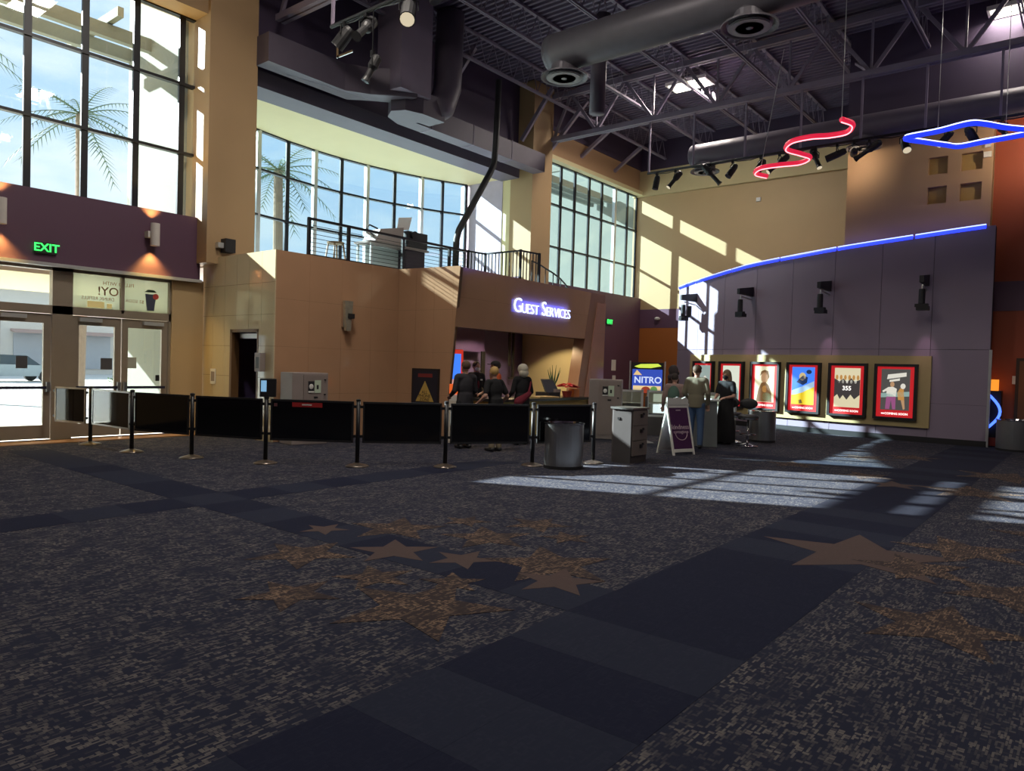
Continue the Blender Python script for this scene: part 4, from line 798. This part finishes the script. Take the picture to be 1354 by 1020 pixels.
poster(4.88, 'backlit cream film poster with a brown clad figure, third from the left', cm, [(bw, [(-.27, .25), (.27, .25), (.25, .5), (.16, .72), (.03, .83), (-.1, .80), (-.2, .6)]), (sk_, E_(0, .95, .12, .16)), (bw, [(-.16, 1.0), (-.12, 1.13), (0, 1.18), (.12, 1.14), (.17, .98), (.12, .9), (.1, 1.03), (-.08, 1.06)]), (gn, E_(.1, .40, .15, .12)), (og, E_(.02, .62, .09, .1))])
poster(3.65, 'backlit blue and yellow film poster, fourth from the left', bl, [(yl, [(-.335, .24), (.335, .24), (.335, .74), (.18, .70), (0, .58), (-.2, .52), (-.335, .50)]), (lb, [(-.33, .5), (-.2, .52), (0, .58), (.33, .74), (.33, .9), (0, .75), (-.33, .62)]), (ART('navy', (.02, .04, .12)), [(-.2, .86), (.0, .78), (.12, .85), (.14, 1.0), (0, 1.05), (-.1, .97)]), (ART('sand', (.75, .6, .3)), E_(-.02, 1.02, .1, .11)), (ART('navy', (.02, .04, .12)), E_(.17, 1.15, .08, .06)), (dk, [(-.1, .26), (.0, .28), (-.04, .38), (-.12, .36)])])
poster(2.43, 'backlit cream and black film poster titled 355, fifth from the left', cm, [(dk, [(-.335, .5), (-.25, .58), (-.18, .45), (-.1, .56), (0, .44), (.1, .58), (.2, .46), (.335, .58), (.335, .98), (.2, .92), (.1, 1.02), (0, .9), (-.1, 1.0), (-.2, .92), (-.335, 1.0)])] + [(og, E_(-.27+.11*i, 1.03, .035, .07, 8)) for i in range(6)] + [(wt, E_(-.22+.11*i, .92, .03, .05, 8)) for i in range(5)], ('355', .16, .74))
poster(1.25, 'backlit dark film poster with two standing figures, rightmost', ART('charcoal', (.09, .085, .08)), [(wt, [(-.2, 1.02), (.25, 1.1), (.25, 1.2), (-.18, 1.14)]), (wt, [(-.14, .95), (.1, .99), (.1, 1.05), (-.14, 1.0)]), (te, [(-.33, .55), (.33, .6), (.33, .72), (-.33, .66)]), (wt, [(-.2, .58), (.02, .58), (.04, .78), (-.05, .83), (-.16, .82), (-.3, .72), (-.28, .68), (-.2, .72)]), (pk, [(-.22, .26), (-.12, .26), (-.09, .5), (-.05, .26), (.02, .26), (.02, .58), (-.2, .58)]), (sk_, E_(-.07, .89, .05, .07)), (og, [(.08, .5), (.22, .5), (.2, .78), (.12, .8), (.05, .68)]), (sk_, [(.14, .5), (.22, .5), (.24, .28), (.2, .26)]), (wt, E_(.18, .85, .06, .07))])
# ================================================================== right hand group: podium, stools, A-frame sign
t = thing('host_podium', 'grey host podium with a bright white top between the man and the woman', 'podium', (14.88, 6.66, 0), math.radians(-62)); part(t, 'body', MB().prism([(-.28, -.2, 0), (.28, -.2, 0), (.24, -.3, .98), (-.24, -.3, .98)], (0, .5, 0)), mat('podium_grey', (.26, .28, .28), .5)); part(t, 'worktop', MB().box(-.3, .3, -.34, .3, .98, 1.01), mat('podium_top', (.7, .72, .7), .4)); part(t, 'tablet', MB().box(-.13, .13, -.26, -.06, 1.012, 1.03), emis('tablet_white', (.8, .9, 1), 1.2))
def stool(loc, rz, label):
    t = thing('swivel_stool', label, 'stool', loc, rz, 'chrome swivel stools'); part(t, 'base', MB().lathe([(.22, 0), (.22, .012), (.12, .04), (.03, .07)], 24), CHROME, smooth=True); part(t, 'column', MB().lathe([(.03, .05), (.03, .35), (.022, .36), (.022, .6)], 14), CHROME, smooth=True); part(t, 'foot_ring', MB().tube([(.17*math.cos(a*PI/10), .17*math.sin(a*PI/10), .26) for a in range(20)], .012, 6, closed=True).bar((0, 0, .26), (.17, 0, .26), .015, .015), CHROME); part(t, 'seat', MB().lathe([(.19, .58), (.22, .61), (.22, .66), (.17, .69), (.02, .69)], 24), BLK2, smooth=True); part(t, 'seat_trim', MB().lathe([(.225, .595), (.225, .62)], 24), CHROME); part(t, 'back_bracket', MB().tube([(0, .18, .6), (0, .25, .66), (0, .24, .85)], .014, 8), CHROME); part(t, 'backrest', MB().ell((0, .22, .92), (.19, .04, .12)), BLK2, smooth=True)
stool((15.66, 5.98, 0), math.radians(-70), 'chrome swivel stool with black seat, in front of the dull steel bin'); stool((16.2, 6.55, 0), math.radians(100), 'second chrome stool half hidden behind the woman in black')
t = thing('a_frame_sign', 'white A-frame pavement sign with a purple kindness poster', 'sign', (12.95, 6.35, 0), math.radians(-20))
fb = part(t, 'front_frame', MB().box(-.28, -.24, 0, .03, 0, 1.0).box(.24, .28, 0, .03, 0, 1.0).box(-.24, .24, 0, .03, .06, .12).box(-.24, .24, 0, .03, .92, 1.0), WHITE); fb.rotation_euler[0] = math.radians(-14); fb.location = (0, -.24, 0)
sh = part(fb, 'poster', MB().box(-.24, .24, .006, .016, .12, .92), mat('poster_purple', (.075, .02, .085), .5)); PW = mat('poster_print', (.55, .42, .48), .6)
me = text_mesh('kindness', .13, ext=.001, bev=.002); me.transform(Matrix.Translation((0, .004, .54))); part(fb, 'lettering', me, PW); me = text_mesh('contagious', .09, ext=.001, bev=.001); me.transform(Matrix.Translation((0, .004, .45))); part(fb, 'lettering', me, PW)
part(fb, 'smile', MB().tube([(.15*math.cos(PI+i*PI/10), .003, .42-.0+.13*math.sin(PI+i*PI/10)) for i in range(11)], .008, 5), PW); part(fb, 'small_print', MB().box(-.06, .06, .002, .006, .86, .88), PW)
bb_ = part(t, 'back_frame', MB().box(-.28, -.24, -.03, 0, 0, 1.0).box(.24, .28, -.03, 0, 0, 1.0).box(-.24, .24, -.03, 0, .06, .12).box(-.24, .24, -.02, -.01, .12, 1.0), WHITE); bb_.rotation_euler[0] = math.radians(14); bb_.location = (0, .24, 0)
part(t, 'top_handle', MB().prism([(-.27, -.015, .96), (.27, -.015, .96), (.27, -.015, 1.04), (.2, -.015, 1.10), (.1, -.015, 1.06), (0, -.015, 1.1), (-.12, -.015, 1.07), (-.27, -.015, 1.09)], (0, .03, 0)), WHITE)
t = thing('arcade_cabinet', 'blue lit arcade cabinet half hidden behind the poster wall end', 'arcade machine', (20.95, 1.98, 0)); part(t, 'body', MB().box(0, .35, -.12, .2, 0, 1.35), BLK2); part(t, 'lamp_box', MB().box(-.02, .3, -.04, .14, 1.35, 1.62), emis('amber_lamp', (1, .32, .03), .8)); part(t, 'neon_arc', MB().tube([(-.05, .14-.24*math.sin(i*PI/10)-.02, .45+.08*i) for i in range(11)], .03, 8), emis('arc_blue', (.06, .15, 1), 2.0)); part(t, 'foot_panel', MB().box(-.03, 0, -.1, .18, .02, .22), mat('foot_red', (.4, .06, .04), .5))
solo('fire_switch', MB().box(-.03, 0, -.07, .07, -.1, .1), WHITE, 'pale switch plate on the red wall', 'switch', (21.39, 1.62, 1.62))
for z, s in ((7.28, .12), (7.06, .16)): solo('wall_box', MB().box(-.05, 0, -s/2, s/2, -s*.4, s*.4), WHITE, '%s white box high on the brown wall beside the niches' % ('smaller upper' if z > 7.2 else 'larger lower'), 'wall box', (20.97, 2.36, z))
solo('wall_box', MB().box(-.05, 0, -.08, .08, -.07, .07), WHITE, 'small white box alone on the tan far wall', 'wall box', (26.39, 10.0, 7.95))
solo('alarm_horn', MB().lathe([(.10, -.06), (.12, 0), (.05, .05)], 14), WHITE, 'round white alarm on the plum stripe of the far wall', 'alarm', (26.3, 13.9, 3.68))
#PEOPLE
# ================================================================== people
def fused(mb, vox, sm=4):
    o = bpy.data.objects.new('tmp', mb.mesh('tmp')); COL.objects.link(o)
    r = o.modifiers.new('r', 'REMESH'); r.mode = 'VOXEL'; r.voxel_size = vox
    if sm: q = o.modifiers.new('s', 'SMOOTH'); q.iterations = sm; q.factor = .5
    me = bpy.data.meshes.new_from_object(o.evaluated_get(bpy.context.evaluated_depsgraph_get())); old = o.data
    bpy.data.objects.remove(o); bpy.data.meshes.remove(old); me.shade_smooth(); return me
def person(label, loc, face, H, shirt, pants, hair, arms, skin=SKIN, sleeve=.5, female=False, lean=0, feet=((-.1, 0), (.1, 0)), dress=None, mask=None, cap=None, turn=0, hood=None, hairstyle='short', shoe=BLK2, extra=None):
    k = H/1.76; f = Vector((face[0], face[1])); rz = math.atan2(f.x, -f.y)
    L = lambda p: Vector((p[0], p[1]-(p[2]-.95)*lean if p[2] > .95 else p[1], p[2]))
    hips = [(-.09, 0, .92), (.09, 0, .92)]; knees = []; ank = []
    for i in (0, 1):
        fx, fy = feet[i]; ank.append((fx, fy+.02, .09)); knees.append(((hips[i][0]+fx)/2, fy/2-.03, .50))
    sw = .165 if female else .185
    sh = [L((-sw, 0, 1.42)), L((sw, 0, 1.42))]; arms = [[Vector(q) for q in a] for a in arms]
    hc = L((0, -.02, 1.63)); R2 = Matrix.Rotation(turn, 3, 'Z')
    def torso(m, g):
        m.ell(L((0, 0, 1.26)), ((.15 if female else .165)+g, .105+g, .24+g)); m.ell(L((0, 0, 1.05)), (.14+g, .105+g, .2)); m.ell((0, 0, .94), (.155+g, .115+g, .13)); m.cap_(sh[0]*.88+Vector((0, 0, .12*1.42*0)), sh[1]*.88, .06+g, .06+g) if False else m.cap_((sh[0].x*.85, sh[0].y, sh[0].z), (sh[1].x*.85, sh[1].y, sh[1].z), .062+g, .062+g)
    b = MB(); torso(b, 0); b.cap_(L((0, .015, 1.42)), L((0, -.005, 1.55)), .055, .052)
    b.ell(hc+Vector((0, .01, .01)), (.078, .098, .115), 18, 12); b.ell(hc+R2@Vector((0, -.03, -.055)), (.058, .066, .07)); b.ell(hc+R2@Vector((0, -.1, -.01)), (.013, .02, .024), 8, 6)
    for s in (-1, 1): b.ell(hc+R2@Vector((s*.08, .01, -.005)), (.012, .022, .032), 8, 6); b.ell(hc+R2@Vector((s*.03, -.082, .025)), (.02, .012, .01), 8, 6)
    b.ell(hc+R2@Vector((0, -.085, -.06)), (.025, .012, .01), 8, 6)
    for i in (0, 1):
        e, w = arms[i]; b.cap_(sh[i], e, .052, .04); b.cap_(e, w, .042, .028)
        u = (w-e).normalized(); sd = u.cross(Vector((0, 0, 1))); sd = sd.normalized() if sd.length > .1 else Vector((1, 0, 0)); nn = sd.cross(u)
        b.cap_(w+u*.02-sd*.016, w+u*.07-sd*.018, .022, .02); b.cap_(w+u*.02+sd*.016, w+u*.07+sd*.018, .022, .02)
        for q, (o_, l_) in enumerate(((-.033, .06), (-.011, .075), (.011, .07), (.033, .052))):
            a0 = w+u*.08+sd*o_; a1 = a0+u*l_*.5-nn*.006; b.cap_(a0, a1, .0105, .0095, 6); b.cap_(a1, a1+u*l_*.4-nn*.022, .0095, .0085, 6)
        b.cap_(w+u*.03-sd*.03, w+u*.07-sd*.062-nn*.01, .012, .01, 6)
        b.cap_(hips[i], knees[i], .085, .055); b.cap_(knees[i], ank[i], .055, .036); b.cap_((ank[i][0], ank[i][1], .05), (ank[i][0], ank[i][1]-.15, .035), .036, .028)
    me = fused(b, .009, 3); me.transform(Matrix.Scale(k, 4))
    P = link('person', me, skin); P.location = loc; P.rotation_euler[2] = rz; tag(P, label, 'person', None)
    def cl(name, m, mm, vox=.014, sm=4, fuse=True, lb=None):
        me = fused(m, vox, sm) if fuse else m.mesh(name, True); me.transform(Matrix.Scale(k, 4)); return part(P, name, me, mm, lb)
    s_ = MB(); torso(s_, .022); s_.lathe([(1, .86), (1.0, 1.0), (.95, 1.1)], 20, sx=.175, sy=.135)
    for i in (0, 1):
        e, w = arms[i]
        if sleeve >= 1: s_.cap_(sh[i], e, .068, .056); s_.cap_(e, e.lerp(w, .92), .055, .042)
        else: s_.cap_(sh[i], sh[i].lerp(e, sleeve+.2), .068, .066)
    cl('shirt', s_, shirt)
    if dress:
        m_ = MB().lathe([(.15, 1.08), (.17, .95), (.2, .7), (.24, .35), (.26, .06), (.25, .05)], 24, sx=1, sy=.8); cl('skirt', m_, dress, fuse=False)
    else:
        m_ = MB(); m_.ell((0, 0, .93), (.17, .13, .13))
        for i in (0, 1): m_.cap_(hips[i], knees[i], .102, .075); m_.cap_(knees[i], (ank[i][0], ank[i][1], .1), .075, .062)
        cl('trousers', m_, pants)
    m_ = MB()
    for i in (0, 1): m_.cap_((ank[i][0], ank[i][1]+.03, .05), (ank[i][0], ank[i][1]-.17, .042), .048, .04)
    cl('shoes', m_, shoe, .012)
    if hair:
        m_ = MB(); c = hc+Vector((0, .02, .03))
        if hairstyle == 'short': m_.ell(c+Vector((0, .008, 0)), (.09, .106, .108), 18, 10, -.62, 1)
        elif hairstyle == 'bob': m_.ell(c+Vector((0, .012, 0)), (.118, .12, .118), 18, 12, -.75, 1); m_.ell(c+Vector((0, .05, -.09)), (.118, .085, .1))
        else: m_.ell(c, (.095, .108, .11), 18, 10, -.5, 1); m_.ell(c+Vector((0, .075, -.16)), (.095, .055, .22)); m_.ell(c+Vector((.07, .03, -.12)), (.03, .06, .17)); m_.ell(c+Vector((-.07, .03, -.12)), (.03, .06, .17))
        cl('hair', m_, hair, .009, 2)
    if mask: m_ = MB(); m_.ell(hc+R2@Vector((0, -.05, -.05)), (.07, .066, .055)); cl('face_mask', m_, mask, .009, 2)
    if cap:
        m_ = MB(); m_.ell(hc+Vector((0, .01, .05)), (.096, .112, .085), 18, 8, -.1, 1); cl('cap', m_, cap, .009, 2)
        v = R2@Vector((0, -1, 0)); sd = Vector((v.y, -v.x, 0)); q = hc+Vector((0, 0, .045)); cl('cap_brim', MB().prism([q+v*.08+sd*.08, q+v*.16+sd*.06, q+v*.185, q+v*.16-sd*.06, q+v*.08-sd*.08], (0, 0, .012)), cap, fuse=False)
    if hood: m_ = MB(); m_.ell(hc+Vector((0, .03, .01)), (.115, .115, .14)); m_.ell(hc+Vector((0, .05, -.14)), (.15, .11, .09)); m2 = cl('hood', m_, hood, .012, 3)
    if extra: extra(P, k, L, cl)
    return P
dkg = mat('cloth_charcoal', (.035, .033, .04), .9); blk = mat('cloth_black', (.012, .012, .014), .9); org = mat('cloth_orange', (.55, .10, .03), .9); jean = mat('denim', (.05, .09, .18), .9); olv = mat('cloth_olive', (.17, .145, .10), .95); brn = mat('hair_brown', (.10, .055, .03), .7); dbr = mat('hair_dark', (.03, .02, .015), .7); bln = mat('hair_blond', (.50, .32, .11), .6); slv = mat('hair_silver', (.62, .58, .46), .5); dbl = mat('hair_dark_blond', (.22, .15, .08), .6); wm = mat('mask_white', (.72, .72, .74), .8); bmk = mat('mask_black', (.015, .015, .018), .8); khk = mat('cloth_khaki', (.25, .20, .13), .9); dred = mat('cloth_crimson', (.17, .015, .03), .9); grn = mat('cloth_green', (.08, .14, .11), .9); scf = mat('cloth_scarf', (.30, .20, .18), .9)
down = [((-.25, .03, 1.16), (-.27, -.05, .93)), ((.25, .03, 1.16), (.27, -.05, .93))]
fwd = [((-.24, .0, 1.16), (-.19, -.24, 1.05)), ((.24, .0, 1.16), (.19, -.24, 1.05))]
wide = [((-.30, .02, 1.15), (-.34, -.18, 1.0)), ((.30, .02, 1.15), (.34, -.18, 1.0))]
person('customer in a charcoal shirt with short brown hair, leftmost at the guest counter', (10.24, 9.42, 0), (.3, 1), 1.68, dkg, blk, brn, fwd, sleeve=1)
person('customer in a black t-shirt with short blond hair leaning towards the counter', (10.36, 8.75, 0), (.15, 1), 1.58, blk, khk, bln, wide, lean=.12, sleeve=.5)
person('customer in an orange shirt and a dark cap beside the blond customer', (11.75, 9.95, 0), (-.8, .5), 1.70, org, jean, dbr, fwd, cap=mat('cap_black', (.02, .02, .02), .8), mask=wm, skin=SKIND, turn=.2)
def bag(P, k, L, cl):
    m_ = MB(); m_.cap_((.16, .12, .95), (-.1, .13, 1.12), .1, .06); m_.cap_((-.16, .1, 1.38), (-.08, .14, 1.12), .022, .03); cl('shoulder_bag', m_, dred, .014, 3, lb='crimson shoulder bag')
person('woman with a silver bob and a crimson bag at the guest counter', (11.65, 9.15, 0), (.35, 1), 1.64, blk, dkg, slv, fwd, female=True, hairstyle='bob', sleeve=1, extra=bag)
def vest(P, k, L, cl):
    cl('name_badge', MB().box(.05, .11, -.135, -.125, 1.30, 1.335), WHITE, fuse=False); m_ = MB(); m_.ell(L((0, -.02, 1.2)), (.07, .12, .2)); cl('tie_panel', m_, dred, .012, 2)
person('employee in a white mask and dark jacket behind the guest counter', (12.75, 11.4, 0), (-.3, -1), 1.68, blk, blk, dbr, fwd, mask=wm, sleeve=1, extra=vest)
person('man in an olive sweater, jeans and a cap standing at the podium', (14.22, 6.55, 0), (.95, .25), 1.74, olv, jean, brn, [((-.25, .05, 1.16), (-.24, -.05, .93)), ((.25, .03, 1.16), (.2, -.16, 1.0))], cap=mat('cap_charcoal', (.06, .055, .05), .8), sleeve=1, feet=((-.12, .05), (.12, -.06)))
person('woman in a long black dress and black mask behind the podium', (15.66, 6.50, 0), (-.95, .1), 1.66, blk, blk, dbl, [((-.22, -.05, 1.14), (-.13, -.30, 1.06)), ((.22, -.05, 1.14), (.13, -.30, 1.10))], female=True, dress=blk, mask=bmk, hairstyle='long', sleeve=.45)
person('hooded visitor in dark clothes behind the A-frame sign', (15.3, 7.62, 0), (.7, -.7), 1.72, mat('cloth_brown_black', (.06, .035, .025), .9), blk, dbr, down, skin=SKIND, hood=mat('cloth_hood', (.05, .04, .04), .9), mask=bmk, sleeve=1)
def pack(P, k, L, cl):
    m_ = MB(); m_.ell((0, .2, 1.22), (.15, .10, .24)); cl('backpack', m_, grn, .014, 3, lb='green backpack')
person('shorter visitor with a green backpack between the hooded visitor and the man', (14.62, 7.25, 0), (.9, .35), 1.55, scf, dkg, dbr, down, sleeve=1, extra=pack, mask=bmk)

# ================================================================== outdoors
struct('floor_outside', MB().box(-40, 70, 15.25, 110, -.2, -.03), CONC, 'pale sunlit paving outside the doors')
struct('wall_wing_near', MB().box(7.52, 7.70, 15.3, 17.7, 0, 11), STUC); struct('wall_wing_far', MB().box(26.9, 27.3, 15.2, 23.5, 0, 13), STUC)
struct('ceiling_canopy', MB().box(-4, 7.75, 15.35, 20, 3.05, 3.4), CREAM)
t = thing('roof_trellis', 'dark slatted roof trellis outside the tall entrance window', 'trellis', (-3, 16.6, 8.3))
for k in range(2): part(t, 'beam', MB().box(0, 10.7, 1.0*k, 1.0*k+.16, .02*k, .28+.02*k), STUC)
for k in range(7): part(t, 'rafter', MB().box(.3+1.55*k, .42+1.55*k, -.5, 2.2, .3, .5), STUC)
t = thing('roof_trellis', 'slatted roof trellis outside the far tall window', 'trellis', (17.5, 16.4, 8.6))
for k in range(3): part(t, 'beam', MB().box(0, 9.3, .5*k, .5*k+.14, 0, .25), STUC)
for k in range(2): part(t, 'rafter', MB().box(.5+4*k, .62+4*k, -.6, 1.8, .25, .42), STUC)
def palm(loc, h, label, n=18, rr=2.6):
    t = thing('palm_tree', label, 'palm tree', loc, 0, 'palm trees outside'); part(t, 'trunk', MB().tube([(0, 0, 0), (.1, 0, h*.3), (.05, 0, h*.7), (0, 0, h)], [.26, .22, .2, .18], 12), mat('palm_bark', (.25, .18, .12), .9, var=.25, scale=5))
    for k in range(n):
        a = k*2.399; el = .9-1.5*(k/n); u = Vector((math.cos(a), math.sin(a), 0)); m_ = MB(); sd = Vector((-u.y, u.x, 0)); pts = []
        for i in range(9):
            q = i/8; pts.append(Vector((0, 0, h))+u*(rr*q*math.cos(el*.6))+Vector((0, 0, rr*q*math.sin(el)-1.1*q*q)))
        m_.tube(pts, [.03-.003*i for i in range(9)], 5)
        for i in range(1, 9):
            d_ = pts[i]-pts[i-1]
            for f_ in (0, .5):
                p_ = pts[i-1]+d_*f_; l_ = .55*(1-.5*abs(i-4)/4)
                for s in (-1, 1): e_ = p_+sd*s*l_+d_*.9+Vector((0, 0, -.12)); m_.add([p_, p_+d_*.16, e_], [(0, 1, 2)])
        part(t, 'frond', m_, mat('palm_leaf', (.07, .12, .05), .6))
palm((6.0, 29, -.05), 12.0, 'tall palm tree outside the left panes of the entrance window', rr=3.2); palm((11.6, 31.5, -.05), 11.0, 'palm tree with its trunk outside the double doors'); palm((17.5, 27, -.05), 9.5, 'palm tree outside the mezzanine bay window')
t = thing('parked_car', 'pale parked car across the road outside the left door', 'car', (13.6, 46, -.03), .15); cp = mat('car_paint', (.30, .36, .38), .3, metal=.3)
part(t, 'body', MB().prism([(-2.2, -.85, .3), (2.2, -.85, .3), (2.25, -.85, .75), (1.3, -.85, .9), (-1.9, -.85, .95), (-2.25, -.85, .8)], (0, 1.7, 0)), cp); part(t, 'cabin', MB().prism([(-1.7, -.75, .93), (1.2, -.75, .9), (.5, -.7, 1.42), (-1.1, -.7, 1.45)], (0, 1.45, 0)), mat('car_glass', (.05, .07, .08), .1))
for x in (-1.4, 1.4):
    for y in (-.86, .7): part(t, 'wheel', MB().tube([(x, y, .32), (x, y+.16, .32)], .33, 18), BLK2)
t = thing('shop_building', 'pale far shop building across the car park', 'building', (22, 62, -.03)); part(t, 'wall', MB().box(-26, 22, 0, 6, 0, 6.5), mat('shop_stucco', (.66, .62, .55), .9)); part(t, 'parapet', MB().box(-26.2, 22.2, -.3, .2, 6.2, 6.8), CONC)
for k in range(11): part(t, 'shop_window', MB().box(-24+4.1*k, -21.4+4.1*k, -.08, 0, .4, 3.0), mat('shop_glass', (.42, .43, .44), .4)); part(t, 'awning', MB().prism([(-24.2+4.1*k, -.05, 3.3), (-24.2+4.1*k, -1.1, 3.0), (-24.2+4.1*k, -.05, 3.1)], (3, 0, 0)), mat('awning_red', (.50, .34, .28), .7))
for k, (x, y, r) in enumerate([(16.2, 45, .7), (10.5, 44, .8), (19, 44.5, .9)]):
    t = thing('round_shrub', 'round green shrub by the car park, '+('just right of the parked car', 'seen left of the parked car', 'seen through the double doors')[k], 'shrub', (x, y, -.03), 0, 'shrubs outside'); m_ = MB()
    for i in range(260):
        v = Vector((random.gauss(0, 1), random.gauss(0, 1), abs(random.gauss(0, 1)))).normalized()*r*random.uniform(.75, 1); s = .12; a = Vector((random.uniform(-s, s), random.uniform(-s, s), random.uniform(-s, s))); b_ = Vector((random.uniform(-s, s), random.uniform(-s, s), random.uniform(-s, s))); m_.add([v, v+a, v+b_], [(0, 1, 2)])
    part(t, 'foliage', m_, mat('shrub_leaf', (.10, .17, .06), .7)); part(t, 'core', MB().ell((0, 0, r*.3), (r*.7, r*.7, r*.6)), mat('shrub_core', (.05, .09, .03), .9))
